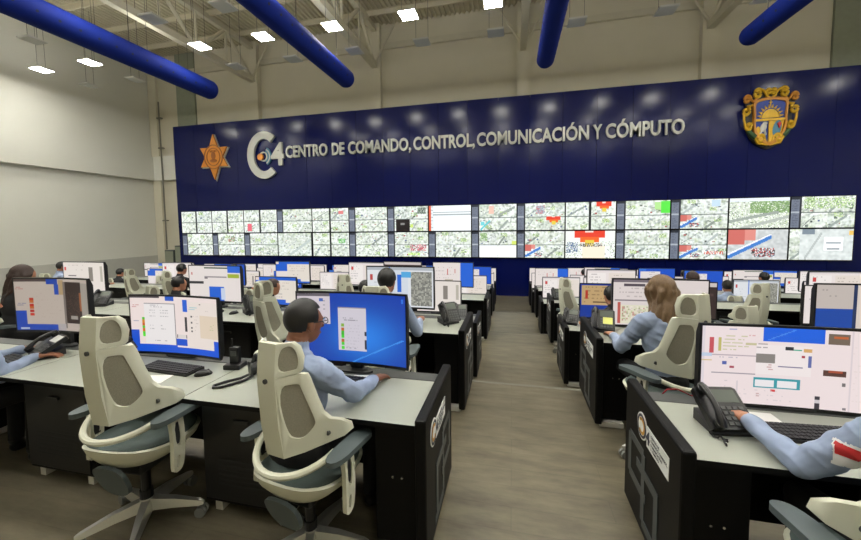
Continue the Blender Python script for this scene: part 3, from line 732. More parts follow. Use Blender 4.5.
def D_first():       # far left monitor of the front row
    random.seed(1); p = Paint(96, 60, '#d8c9bc')
    p.r(0, 0, .4, .05, '#5a4a48'); p.r(.4, .0, .55, .1, '#1f4cb8'); p.r(.5, .1, .56, .3, '#2454c0'); p.r(.56, .02, .64, .3, '#c8ab80'); p.r(0, .62, .12, 1, '#2350c4'); p.r(0, .9, .6, 1, '#2350c4'); p.r(.12, .88, .52, .92, '#2350c4'); p.text(.02, .15, .12, .2, '#c04040', 2, .8); p.text(.03, .48, .13, .52, '#3a5a9c', 2, .8)
    for k, c_ in enumerate(('#c83c2c', '#d8762c', '#d03428', '#d87030', '#c82c28', '#e04030')): p.r(.17, .36 + .06 * k, .215, .41 + .06 * k, c_)
    p.text(.25, .2, .6, .8, '#c8b4a4', 4, .12); p.r(.64, .05, .9, .85, '#3a2c2a'); p.noise(.68, .25, .86, .7, ['#4a3834', '#2c2424', '#5e4640', '#3c302e'], .8); p.r(.86, .25, .9, .6, '#b06a40'); p.r(.72, .7, .82, .76, '#b0a8a0'); p.r(.63, .05, .66, .95, '#8a7e78'); p.r(.9, .06, 1, 1, '#b8b0a4'); p.r(.52, .86, .64, 1, '#c8c0c0'); p.r(.04, .955, .15, .98, '#cfd8ec'); p.a *= .72
    return p
def D_second():      # middle monitor of the front row
    random.seed(2); p = Paint(110, 66, '#f6e6e2')
    p.r(0, 0, .32, .025, '#4a4448'); p.r(.38, 0, .48, .07, '#2a5ec8'); p.r(0, .6, .08, 1, '#1f56d4'); p.r(.0, .9, 1, 1, '#1c58dc'); p.r(.08, .86, .5, .92, '#1c58dc'); p.text(.02, .16, .1, .2, '#c03838', 2, .8); p.text(.03, .44, .1, .48, '#3a5a9c', 2, .8)
    p.r(.15, .12, .48, .85, '#f4efee'); p.r(.48, .12, .487, .86, '#8a8488'); p.r(.15, .12, .48, .127, '#9a9498'); p.text(.2, .16, .42, .2, '#7a747c', 2, .6)
    for v in (.25, .3, .36, .52, .58): p.text(.2, v, .28, v + .02, '#8a8488', 2, .6); p.text(.32, v, .43, v + .02, '#8a8488', 2, .6)
    for k, c_ in enumerate(('#58c830', '#e0902c', '#d86028', '#58d030', '#e07828', '#4ce030', '#58f030')): p.r(.115, .38 + .05 * k, .15, .43 + .05 * k, c_)
    p.text(.25, .79, .45, .82, '#7a747c', 2, .5); p.r(.49, .74, .62, .86, '#1f56d4'); p.r(.5, .66, .62, .73, '#4a464a'); p.r(.51, .67, .61, .72, '#e4dcd8'); p.r(.58, .05, .64, .26, '#2a66d8'); p.r(.6, .35, .625, .6, '#3c3a3e'); p.r(.645, .07, 1, .9, '#f2e6de'); p.text(.66, .17, .78, .23, '#58c0d0', 2, .8); p.r(.78, .3, 1, .7, '#e8d6c0'); p.text(.9, .45, .96, .55, '#a8b860', 2, .4)
    for v in (.32, .42, .52, .58): p.r(.67, v, .69, v + .03, '#4a464a')
    p.text(.7, .32, .78, .6, '#b8a8a0', 4, .3); p.r(.95, .72, 1, .92, '#1c58dc'); p.text(.84, .22, .95, .25, '#c8b8b0', 2, .4); p.r(.78, .1, .8, .12, '#5a5050')
    return p
def D_man():
    random.seed(3); p = Paint(110, 66, '#174ec6')
    for y in range(p.h):
        for x in range(p.w):
            u, v = x / p.w, y / p.h
            g = math.exp(-(((u - .62) / .3) ** 2 + ((v - .62) / .35) ** 2))
            a, b = np.array(hexc('#123fae')), np.array(hexc('#2f86ee'))
            p.a[y, x] = a * (1 - g) + b * g
    p.line(.5, 1, .98, .62, '#4a9cf4', 1)
    p.r(0, 0, .3, .46, '#dcd2da'); p.r(0, 0, .3, .05, '#6a646c'); p.text(.02, .01, .2, .03, '#2c282c', 1, .8); p.r(.2, .08, .24, .12, '#4a6ab8'); p.text(.24, .12, .27, .3, '#3a3a44', 4, .8); p.r(.1, .36, .25, .39, '#7a90b4'); p.r(.13, .42, .29, .44, '#c8c0c8')
    p.r(.37, .2, .64, .84, '#d8d2dc'); p.r(.37, .2, .64, .205, '#9a94a0'); p.text(.42, .36, .56, .4, '#3c3a44', 2, .7)
    for k, c_ in enumerate(('#88b838', '#c86a30', '#48c030', '#48d838', '#c07030', '#50d838', '#58e040')): p.r(.4, .44 + .055 * k, .43, .49 + .055 * k, c_)
    p.text(.45, .46, .58, .8, '#c0b8c4', 3, .4); p.r(.615, .54, .64, .6, '#2c2a30'); p.r(.615, .66, .64, .8, '#3a3840'); p.text(.44, .79, .6, .81, '#7a7484', 2, .5); p.r(.96, .04, .985, .1, '#3a7ce4')
    return p
def D_R1():
    random.seed(4); p = Paint(120, 68, '#f8e8e8')
    p.r(0, 0, .02, 1, '#eadfe4'); p.r(.33, 0, .64, .18, '#1f66e6'); p.line(.36, .16, .5, .02, '#4c8cf4', 1); p.text(.15, .04, .22, .07, '#4a6ac0', 2, .8)
    p.r(.04, .14, .065, .36, '#d05a60'); p.r(.09, .14, .11, .32, '#c8c070'); p.text(.12, .13, .26, .34, '#b0b850', 3, .75); p.text(.26, .11, .3, .14, '#d06868', 2, .9); p.r(.24, .2, .3, .23, '#d0c8a0')
    p.r(.06, .37, .3, .375, '#c0b0b8'); p.text(.1, .4, .25, .42, '#9a98b0', 2, .3); p.r(.12, .45, .14, .5, '#5a6ab0'); p.r(.16, .52, .18, .55, '#b05060'); p.r(0, .36, .06, .4, '#c8d8ec'); p.r(0, .44, .06, .46, '#e0c890'); p.r(.06, .6, .3, .605, '#a8a0a8')
    p.r(.3, .22, .58, .6, '#fbf0ef'); p.text(.3, .22, .4, .3, '#3a3a40', 3, .8); p.r(.45, .24, .49, .28, '#30343a'); p.r(.49, .27, .53, .28, '#38b090'); p.r(.54, .25, .58, .3, '#e0b070'); p.r(.3, .34, .4, .46, '#8f8984'); p.text(.36, .48, .4, .55, '#b04850', 2, .7); p.r(.42, .48, .54, .485, '#8a84a0'); p.r(.53, .34, .55, .37, '#b03848'); p.r(.57, .34, .58, .48, '#6a74b0')
    p.r(.29, .64, .53, .78, '#3aa0ac'); p.r(.3, .67, .4, .76, '#f6f2f4'); p.r(.42, .67, .52, .76, '#f6f2f4'); p.r(.38, .79, .41, .83, '#e04848'); p.text(.31, .86, .34, .92, '#b06868', 2, .8); p.text(.08, .72, .2, .98, '#c8bcc0', 5, .35); p.text(.2, .82, .58, .98, '#d8ccd0', 4, .3); p.r(.2, .7, .204, 1, '#e0d4d8')
    p.r(.66, .05, .76, .18, '#7a6a5c'); p.r(.68, .07, .75, .11, '#c86a3c'); p.r(.64, .5, .75, .57, '#5a3a34'); p.r(.67, .5, .73, .53, '#b0543c'); p.r(.73, .64, .75, .69, '#7a7474'); p.r(.605, .84, .635, 1, '#3c3840'); p.r(.61, .88, .63, .93, '#d8d0d4'); p.r(.74, .95, .76, .98, '#8a8488'); p.r(.765, .0, .755, 1, '#e6d8dc'); p.text(.78, .2, .98, .9, '#ecdcd8', 5, .3); p.r(.88, .5, .89, .52, '#4a4648')
    return p
DES = {'w': (D_white, 'white windows'), 'b': (D_blue, 'a blue desktop'), 'h': (D_half, 'a blue right side'), 'm': (D_map, 'a grey map'), 'p': (D_panelblue, 'blue and olive boxes'), 'g': (D_lgrid, 'a white form'), 'x': (D_mixed, 'blue and cream windows'), 'd': (D_dark, 'dark brown'), 'o': (D_orange, 'an orange window on blue'), 'q': (D_woman, 'grey and map windows'), 'r': (D_right2, 'beige and blue windows')}
MONW, MONH = .84, .47
_cache = {}
def monitor_bits(wd_, ht, curve, drop):
    key = (wd_, ht, curve, round(drop, 3))
    if key in _cache: return _cache[key]
    n = 14; mb = MB()
    def yy(x): return -curve * (2 * x / wd_) ** 2
    X = [-wd_ / 2 - .012 + (wd_ + .024) * i / n for i in range(n + 1)]
    z0, z1 = -ht / 2 - .02, ht / 2 + .012
    rows = []
    for x in X:
        y = yy(x); th = .045 - .02 * abs(2 * x / wd_)
        rows.append([mb.bm.verts.new((x, y + .002, z0)), mb.bm.verts.new((x, y + .002, z1)), mb.bm.verts.new((x, y + .02, z1)), mb.bm.verts.new((x, y + .02 + th, z1 - .06)), mb.bm.verts.new((x, y + .02 + th, z0 + .05)), mb.bm.verts.new((x, y + .02, z0))])
    for i in range(n):
        for k in range(6): mb.bm.faces.new((rows[i][k], rows[i][(k + 1) % 6], rows[i + 1][(k + 1) % 6], rows[i + 1][k]))
    mb.bm.faces.new(rows[0]); mb.bm.faces.new(rows[-1][::-1])
    cs = mb.build('casing', 'plastic_black')
    zb = -ht / 2 - drop
    st_ = MB().bx(-.045, .045, .055, .09, zb + .008, -.04, bevel=.006).build('stand_neck', 'plastic_dark')
    sb = MB().shell(chaikin([(-.15, -.012), (.15, -.012), (.11, .092), (-.11, .092)], 2), [], lambda u, v, w2: (u, v, zb + w2), .012).build('stand_base', 'plastic_dark')
    _cache[key] = [cs, st_, sb]
    return _cache[key]
scr_cache = {}
def monitor(x, y, zc, key, label, zdesk, wd_=MONW, ht=MONH, curve=.012, rz=0., custom=None, seed=0):
    o = empty('monitor', label, 'monitor', (x, y, zc), rz, 'monitors on the console desks')
    bits = monitor_bits(wd_, ht, curve, zc - ht / 2 - zdesk)
    for b in bits:
        if b.parent is None: b.parent = o
        else:
            c = b.copy(); C.objects.link(c); c.parent = o
    if custom is not None: me = screen_mesh('screen', custom, wd_, ht, curve)
    else:
        ck = (key, seed % 3, wd_, ht, curve)
        if ck not in scr_cache: scr_cache[ck] = screen_mesh('screen', DES[key][0](seed), wd_, ht, curve)
        me = scr_cache[ck]
    s_ = bpy.data.objects.new('screen', me); C.objects.link(s_); s_.parent = o
    return o
def mon_row(r_, s, x, key, idx, dz=0., wd_=MONW, dy=0., ht=MONH, rz=0., curve=.012):
    seed = (r_ * 31 + int(abs(x) * 10)) % 97
    lab = 'monitor showing %s, %s row %s of aisle, %s from aisle' % (DES[key][1], ROWN[r_], 'left' if s < 0 else 'right', ORD[idx])
    return monitor(x, NEAR[r_] + .54 + dy, ZT[r_] + 1.04 + dz, key, lab, ZT[r_] + .755, wd_, ht, curve, rz, None, seed)
# front rows: the four big ones, each with its own picture
monitor(-1.06, 2.2, 1.065, None, 'wide monitor with plain blue desktop and one white window, before the man in shirt', .755, .78, .47, .03, 0, D_man())
monitor(-2.525, 2.2, 1.01, None, 'monitor full of white windows with blue bottom edge, on front desk before the empty chair', .755, .81, .44, .03, 0, D_second())
monitor(-3.78, 2.2, 1.12, None, 'monitor with beige map, orange bar and dark photo, leftmost on front desk', .755, .74, .44, .03, R(4), D_first())
monitor(1.445, 2.2, .985, None, 'large pinkish white monitor with blue rectangle on right front desk', .755, .87, .42, .02, 0, D_R1())
random.seed(11)
# second row
for i, (x, k, dz) in enumerate(((-1.21, 'm', .04), (-3.65, 'p', .02), (-5.82, 'g', .04))): mon_row(2, -1, x, k, i + 1, dz, .76 if i < 2 else .74, 0, .44)
for i, (x, k, dz) in enumerate(((1.36, 'q', -.045), (2.98, 'r', -.055))): mon_row(2, 1, x, k, i + 1, dz, .8, 0, .44)
# third row
for i, (x, k) in enumerate(((-1.1, 'g'), (-3.95, 'x'))): mon_row(3, -1, x, k, i + 1, -.01, .78 if i else .68)
for i, (x, k, dz) in enumerate(((1.34, 'o', 0), (2.2, 'd', .05), (3.95, 'h', .04))): mon_row(3, 1, x, k, i + 1, dz, .8)
# rows four to eight
plan = {(4, -1): [(-1.15, 'h', .1), (-2.2, 'd', .1), (-3.0, 'w', .08), (-4.75, 'x', .08), (-6.4, 'b', 0), (-7.9, 'w', .02)],
        (4, 1): [(1.75, 'w', .0), (5.1, 'w', .02)],
        (5, -1): [(-1.0, 'w', -.02), (-2.0, 'w', 0), (-3.3, 'g', 0), (-4.6, 'w', 0), (-6.0, 'b', 0), (-7.3, 'w', -.01), (-8.8, 'm', 0), (-10.4, 'x', 0)],
        (5, 1): [(1.1, 'w', -.02), (2.0, 'w', -.01), (3.3, 'b', 0), (4.9, 'm', 0), (6.1, 'w', 0)]}
for r_ in (6, 7, 8):
    for s in (-1, 1):
        L = []; x = .55 + .45 if s < 0 else .62 + .42
        lim = 12.6 if s < 0 else (7.6, 8.6, 9.4)[r_ - 6]
        while x < lim:
            L.append((s * x, random.choice('wwwbhgxwp'), random.uniform(-.02, .04))); x += random.uniform(.95, 1.4)
        plan[(r_, s)] = L
plan[(6, -1)][0] = (-1.0, 'b', .02); plan[(6, 1)][0] = (1.05, 'h', 0)
for (r_, s), L in plan.items():
    for i, (x, k, dz) in enumerate(L): mon_row(r_, s, x, k, i + 1, dz, .8 if r_ < 6 else .84, 0, MONH, R(random.uniform(-4, 4)))

# ------------------------------------------------------------------ office chair
def make_chair():
    o = empty('office_chair', 'chair', 'chair', (0, 0, 0), 0, 'white ergonomic office chairs')
    # star base
    mb = MB()
    mb.cyl((0, 0, .075), (0, 0, .15), .05, .036, 20)
    ends = []
    for k in range(5):
        a = R(18 + 72 * k); c_, s_ = math.cos(a), math.sin(a); pr = []
        for rr, hw, zt, zb in ((.03, .036, .145, .085), (.15, .03, .132, .085), (.29, .02, .1, .072), (.315, .012, .09, .074)):
            cx, cy_ = c_ * rr, s_ * rr
            pr.append([mb.bm.verts.new((cx - s_ * hw, cy_ + c_ * hw, zb)), mb.bm.verts.new((cx - s_ * hw * .6, cy_ + c_ * hw * .6, zt)), mb.bm.verts.new((cx + s_ * hw * .6, cy_ - c_ * hw * .6, zt)), mb.bm.verts.new((cx + s_ * hw, cy_ - c_ * hw, zb))])
        for i in range(3):
            for j in range(4): mb.bm.faces.new((pr[i][j], pr[i][(j + 1) % 4], pr[i + 1][(j + 1) % 4], pr[i + 1][j]))
        mb.bm.faces.new(pr[0]); mb.bm.faces.new(pr[-1][::-1])
        ends.append((c_ * .3, s_ * .3, a))
    mb.build('star_base', 'alu', o)
    for x, y, a in ends:
        mb = MB(); t = Vector((-math.sin(a), math.cos(a), 0))
        for q in (-.017, .017):
            p_ = Vector((x, y, .031)) + t * q
            mb.cyl(p_ - t * .01, p_ + t * .01, .031, seg=18)
        mb.cyl((x, y, .03), (x, y, .085), .008, seg=8); mb.box((x, y, .058), (.03, .03, .016))
        mb.build('caster', 'caster_grey', o)
    MB().cyl((0, 0, .14), (0, 0, .36), .026, seg=14).cyl((0, 0, .12), (0, 0, .2), .034, seg=14).build('gas_lift', 'plastic_black', o)
    # mechanism and grey-green rear plate
    MB().bx(-.09, .09, -.1, .16, .35, .44, bevel=.015).build('mechanism', 'plastic_dark', o)
    MB().shell(chaikin([(-.09, .47), (.09, .47), (.105, .36), (.065, .27), (-.065, .27), (-.105, .36)], 2), [], lambda u, v, w2: (u, -.13 - (v - .27) * .35 - w2, v), .022).build('rear_plate', 'arm_pad', o, True)
    # seat pan and cushion
    def sup(n, a, b, e=2.6): return [(a * abs(math.cos(t)) ** (2 / e) * (1 if math.cos(t) >= 0 else -1), b * abs(math.sin(t)) ** (2 / e) * (1 if math.sin(t) >= 0 else -1)) for t in [2 * PI * i / n for i in range(n)]]
    n = 36
    def loft(mb, secs):
        rg = []
        for a, b, yc, z, dip in secs:
            rg.append([mb.bm.verts.new((u, yc + v, z + dip * max(0, -v / b) ** 2)) for u, v in sup(n, a, b)])
        for i in range(len(rg) - 1):
            for k in range(n): mb.bm.faces.new((rg[i][k], rg[i][(k + 1) % n], rg[i + 1][(k + 1) % n], rg[i + 1][k]))
        mb.bm.faces.new(rg[0][::-1]); mb.bm.faces.new(rg[-1])
        return mb
    loft(MB(), [(.1, .12, .02, .425, 0), (.19, .2, .02, .442, .01), (.235, .24, .02, .482, .03), (.25, .258, .02, .52, .05), (.24, .248, .02, .526, .045)]).build('seat_pan', 'chair_white', o, True, 50)
    loft(MB(), [(.225, .232, .02, .51, .045), (.235, .24, .02, .535, .035), (.215, .22, .025, .55, .025), (.14, .14, .03, .555, .0)]).build('seat', 'chair_seat', o, True, 60)
    # back shell: upright spine with window frames wrapping forward on both sides
    def yb(z): return -.215 - .02 * ((z - .68) / .6) - .03 * math.sin(PI * min(1, max(0, (z - .6) / .68)))
    def zz(z): return .70 + (z - .625) * .976 if z < 1.051 else 1.118 + (z - 1.052) * .68
    def fm(u, v, w2):
        a = max(0, abs(u) - .06)
        y = yb(v) + .5 * a + .45 * a * a
        kx = (.052 + a * (.36 + .35 * a)) / max(abs(u), 1e-6) if abs(u) > .06 else .052 / .06
        return (u * kx, y + w2, zz(v))
    def half(pts, s): return [(x * s, z) for x, z in (pts if s > 0 else pts[::-1])]
    spine = [(-.064, .625), (.064, .625), (.064, .8), (.064, 1.02), (.064, 1.14), (.06, 1.283), (-.06, 1.283), (-.064, 1.14), (-.064, 1.02), (-.064, .8)]
    mb = MB(); mb.shell(spine, [], fm, .026)
    for s in (1, -1):
        wing = [(.062, .625), (.2, .625), (.3, .635), (.42, .65), (.455, .672), (.45, .715), (.41, .75), (.355, .775), (.322, .82), (.298, .9), (.262, 1.015), (.248, 1.042), (.22, 1.05), (.062, 1.05)]
        hole = chaikin([(.072, 1.008), (.208, 1.004), (.222, .985), (.288, .79), (.276, .755), (.215, .712), (.165, .71), (.108, .75)], 2)
        mb.shell(half(wing, s), [half(hole, -s) if False else half(hole, s)[::-1]], fm, .022)
        hw = [(.062, 1.052), (.205, 1.052), (.22, 1.07), (.225, 1.16), (.2, 1.24), (.16, 1.278), (.062, 1.283)]
        hh_ = chaikin([(.074, 1.082), (.192, 1.08), (.207, 1.1), (.206, 1.165), (.184, 1.23), (.145, 1.262), (.074, 1.235)], 2)
        mb.shell(half(hw, s), [half(hh_, s)[::-1]], fm, .022)
    # lower cross band joining the shell to the pan
    mb.tube([(.235 * math.sin(R(t)), .0 - .255 * math.cos(R(t)), .63 + .06 * (t / 75.) ** 2) for t in range(-75, 76, 10)], .017, 8)
    bk = mb.build('back_frame', 'chair_white', o, True, 40)
    for s in (1, -1):
        f2 = lambda u, v, w2: tuple(Vector(fm(u, v, w2)) + Vector((0, .01, 0)))
        MB().shell(half(chaikin([(.066, 1.018), (.213, 1.012), (.23, .99), (.297, .79), (.284, .747), (.218, .702), (.16, .7), (.1, .745)], 2), s), [], f2, .006).build('back_mesh', 'chair_mesh', o)
        MB().shell(half(chaikin([(.07, 1.075), (.196, 1.072), (.214, 1.095), (.212, 1.168), (.188, 1.236), (.146, 1.27), (.07, 1.242)], 2), s), [], f2, .006).build('headrest_mesh', 'chair_mesh', o)
    for u, v in ((.0, 1.03), (.34, .695), (-.34, .695)):
        p_ = Vector(fm(u, v, 0)); MB().cyl(p_ + Vector((0, .006, 0)), p_ - Vector((0, .005, 0)), .012, seg=14).build('bolt', 'rail_grey', o)
    for s in (1, -1):
        # slanted double bar and pad
        ar = empty('armrest', None, None); ar.parent = o
        op = chaikin([(-.085, .7), (-.005, .7), (.0, .56), (-.02, .42), (-.045, .385), (-.085, .385), (-.09, .42), (-.075, .56)], 1)
        sl = chaikin([(-.062, .655), (-.026, .655), (-.03, .52), (-.06, .52)], 1)[::-1]
        sl2 = chaikin([(-.062, .47), (-.04, .47), (-.055, .41), (-.07, .41)], 1)[::-1]
        MB().shell(op, [sl, sl2], lambda u, v, w2: (s * (.268 + w2 + (.7 - v) * .05), u, v), .024).tube([(s * .21, .0, .5), (s * .275, -.03, .47)], .018, 8).build('arm_post', 'chair_white', ar, True)
        MB().box((s * .284, -.044, .59), (.016, .03, .12), (.1, 0, 0)).build('adjuster', 'plastic_dark', ar)
        mb = MB()
        pl = chaikin([(-.045, -.16), (.045, -.16), (.05, .06), (.035, .17), (-.035, .17), (-.05, .06)], 2)
        mb.shell([(s * .275 + x, y - .01) for x, y in pl], [], lambda u, v, w2: (u, v, .682 + w2 - .02 * ((v + .0) / .17) ** 2 * (v > 0)), .028)
        mb.build('arm_pad', 'arm_pad', ar, True, 50)
    return o
chair0 = make_chair()
_used = [False]
def chair(x, y, z, rz, label, sz=1.):
    o = chair0 if not _used[0] else copy_tree(chair0)
    _used[0] = True
    o.location = (x, y, z); o.rotation_euler = (0, 0, R(rz)); o['label'] = label; o.scale = (1, 1, sz)
    return o
chair(-2.13, 1.6, 0, 2, 'empty white office chair at the front desk left of the seated man', 1.02)
chair(-1.05, 1.62, 0, -10, 'white office chair the man in pale blue shirt sits on at the front', .96)
chair(1.27, 1.42, 0, 6, 'white office chair at bottom right under the person answering the phone')
chair(-3.8, 1.42, 0, -8, 'white office chair at the left edge of the front desk')
chair(1.12, 2.88, 0, 30, 'white office chair behind the long haired woman in second row right')
chair(-2.0, 2.8, 0, -72, 'empty white chair turned sideways in second row left')
chair(-1.1, 2.86, 0, 4, 'white chair under the desk edge beyond the wide blue monitor')
chair(-5.75, 2.75, 0, -18, 'white chair at far left behind the beige map monitor')
chair(-5.15, 4.35, -.36, -16, 'white chair in third row left holding a dark haired worker')
chair(-3.5, 4.38, -.36, -30, 'white chair with brown haired worker in third row left')
chair(-7.75, 5.95, -.36, -70, 'white chair turned sideways far left in fourth row')
chair(-6.75, 5.95, -.36, -20, 'white chair in fourth row left beside the one turned sideways')
chair(-2.95, 5.95, -.36, 10, 'white chair in fourth row left before a white and blue monitor')
chair(-8.9, 7.55, -.72, 0, 'small white chair in fifth row far left')
chair(.98, 5.97, -.36, -70, 'white chair turned sideways by aisle in fourth row right')
chair(1.65, 7.55, -.72, 25, 'white chair in fifth row right close to the aisle')
chair(2.28, 4.35, -.36, 14, 'white chair in third row right just over the large front monitor')
chair(3.32, 5.95, -.36, 16, 'white chair standing tall in fourth row right')
chair(5.15, 7.55, -.72, 14, 'white chair in fifth row far right')

# ------------------------------------------------------------------ people: one continuous remeshed body, hair / eyes / glasses as children
def cap(mb, a, b, ra, rb, seg=14):
    a, b = Vector(a), Vector(b); d = b - a; L = d.length
    q = d.to_track_quat('Z', 'Y').to_matrix()
    prof = [(-ra, 0)] + [(-ra * math.cos(t), ra * math.sin(t)) for t in (.4, .8, 1.2)] + [(0, ra), (L, rb)] + [(L + rb * math.sin(t), rb * math.cos(t)) for t in (.4, .8, 1.2)] + [(L + rb, 0)]
    rings = []
    for z, r_ in prof:
        if r_ == 0: rings.append([mb.bm.verts.new(a + q @ Vector((0, 0, z)))])
        else: rings.append([mb.bm.verts.new(a + q @ Vector((r_ * math.cos(2 * PI * k / seg), r_ * math.sin(2 * PI * k / seg), z))) for k in range(seg)])
    for i in range(len(rings) - 1):
        A, B = rings[i], rings[i + 1]
        for k in range(seg):
            if len(A) == 1: mb.bm.faces.new((A[0], B[(k + 1) % seg], B[k]))
            elif len(B) == 1: mb.bm.faces.new((A[k], A[(k + 1) % seg], B[0]))
            else: mb.bm.faces.new((A[k], A[(k + 1) % seg], B[(k + 1) % seg], B[k]))
class Body:
    def __init__(s): s.p = []
    def c(s, a, b, ra, rb, reg): s.p.append(('c', Vector(a), Vector(b), ra, rb, reg)); return s
    def e(s, c_, rad, reg, rot=None): s.p.append(('e', Vector(c_), rad, rot, reg)); return s
    def build(s, name, mats, parent, voxel, smooth=4):
        mb = MB()
        for q in s.p:
            if q[0] == 'c': cap(mb, q[1], q[2], q[3], q[4])
            else: mb.ell(q[1], q[2], q[3], 0, 20, 14)
        bmesh.ops.recalc_face_normals(mb.bm, faces=mb.bm.faces[:])
        me = bpy.data.meshes.new('tmp'); mb.bm.to_mesh(me); mb.bm.free()
        o = bpy.data.objects.new('tmp', me); C.objects.link(o)
        rm = o.modifiers.new('r', 'REMESH'); rm.mode = 'VOXEL'; rm.voxel_size = voxel
        sm = o.modifiers.new('s', 'SMOOTH'); sm.factor = .5; sm.iterations = smooth
        bpy.context.view_layer.update()
        m2 = bpy.data.meshes.new_from_object(o.evaluated_get(bpy.context.evaluated_depsgraph_get()))
        bpy.data.objects.remove(o); bpy.data.meshes.remove(me)
        from mathutils import noise as mn
        if smooth > 3:
            nv = len(m2.vertices); vc = np.zeros(nv * 3); m2.vertices.foreach_get('co', vc); vc = vc.reshape(-1, 3)
            okv = np.zeros(nv, bool)
            for q in s.p:
                if q[-1] not in ('shirt_blue', 'jacket_black'): continue
                if q[0] == 'c':
                    if q[3] < .034: continue
                    a_, ab = np.array(q[1]), np.array(q[2] - q[1]); t = np.clip(((vc - a_) @ ab) / max(1e-9, ab @ ab), 0, 1)
                    okv |= np.linalg.norm(vc - a_ - t[:, None] * ab, axis=1) < q[3] + (q[4] - q[3]) * t + .012
                else: okv |= (((vc - np.array(q[1])) / (np.array(q[2]) + .012)) ** 2).sum(1) < 1
            nm = [v.normal.copy() for v in m2.vertices]
            for i in np.nonzero(okv)[0]:
                x, y, z = vc[i]
                k = mn.noise((x * 9 + z * 5, y * 9 - z * 4, z * 15 + x * 6)); k2 = mn.noise((x * 22, y * 22 + 3, z * 26))
                vc[i] += np.array(nm[i]) * (.012 * (.35 - abs(k) * 1.6) + .003 * k2)
            m2.vertices.foreach_set('co', vc.ravel()); m2.update()
        n = len(m2.polygons); cen = np.zeros(n * 3); m2.polygons.foreach_get('center', cen); cen = cen.reshape(-1, 3)
        best = np.full(n, 1e9); reg = np.zeros(n, int)
        for q in s.p:
            if q[0] == 'c':
                a, b = np.array(q[1]), np.array(q[2]); ab = b - a
                t = np.clip(((cen - a) @ ab) / max(1e-9, ab @ ab), 0, 1)
                d = np.linalg.norm(cen - a - t[:, None] * ab, axis=1) - (q[3] + (q[4] - q[3]) * t)
            else:
                v = cen - np.array(q[1])
                if q[3]: v = v @ np.array(Euler(q[3]).to_matrix())
                k = np.linalg.norm(v / np.array(q[2]), axis=1); d = (k - 1) * min(q[2])
            m_ = d < best; best[m_] = d[m_]; reg[m_] = mats.index(q[-1])
        m2.materials.clear()
        for k in mats: m2.materials.append(M[k])
        m2.polygons.foreach_set('material_index', reg.astype(np.int32)); m2.polygons.foreach_set('use_smooth', [True] * n)
        m2.name = name
        o = bpy.data.objects.new(name, m2); C.objects.link(o); o.parent = parent
        return o
def hand(B, wrist, fwd, pn, side, curl, spread, reg, sc=1., thumb=.5):
    """wrist point, forward dir, back-of-hand normal; side +1 when the thumb is on the +x of (fwd x normal)"""
    f = Vector(fwd).normalized(); n = Vector(pn); n = (n - f * n.dot(f)).normalized(); t = f.cross(n).normalized() * side   # t points to the thumb
    W = Vector(wrist)
    B.c(W - f * .01, W + f * .03, .024 * sc, .025 * sc, reg)
    for k, off in enumerate((.028, .01, -.009, -.027)):
        b0 = W + f * .02 * sc + t * off * .6 * sc; b1 = W + f * (.086, .09, .086, .078)[k] * sc + t * off * sc
        B.c(b0, b1, .0135 * sc, .0115 * sc, reg)
        L = ((.042, .025, .02), (.046, .029, .021), (.043, .027, .02), (.033, .02, .018))[k]
        a = 0; p = b1
        d0 = (f + t * spread * (1.5 - k) * .33).normalized()
        for j in range(3):
            a += curl * (.7, 1.1, .8)[j]
            d = (d0 * math.cos(a) - n * math.sin(a)).normalized()
            q = p + d * L[j] * sc
            B.c(p, q, (.0098, .009, .0082)[j] * sc, (.009, .0082, .0072)[j] * sc, reg); p = q
    p = W + f * .02 * sc + t * .022 * sc
    d = (t * .8 + f * .7 - n * .25).normalized()
    for j, L in enumerate((.042, .034, .026)):
        q = p + d * L * sc; B.c(p, q, (.0145, .0115, .0095)[j] * sc, (.0115, .0095, .008)[j] * sc, reg); p = q
        d = (d + f * thumb * .7 - t * thumb * .5 - n * .12).normalized()
def elbow(sh, wr, la, lb, pole):
    sh, wr = Vector(sh), Vector(wr); d = wr - sh; L = min(d.length, (la + lb) * .998); u = d.normalized()
    a = (la * la - lb * lb + L * L) / (2 * L); h = math.sqrt(max(0, la * la - a * a))
    p = Vector(pole); p = (p - u * p.dot(u)).normalized()
    return sh + u * a + p * h
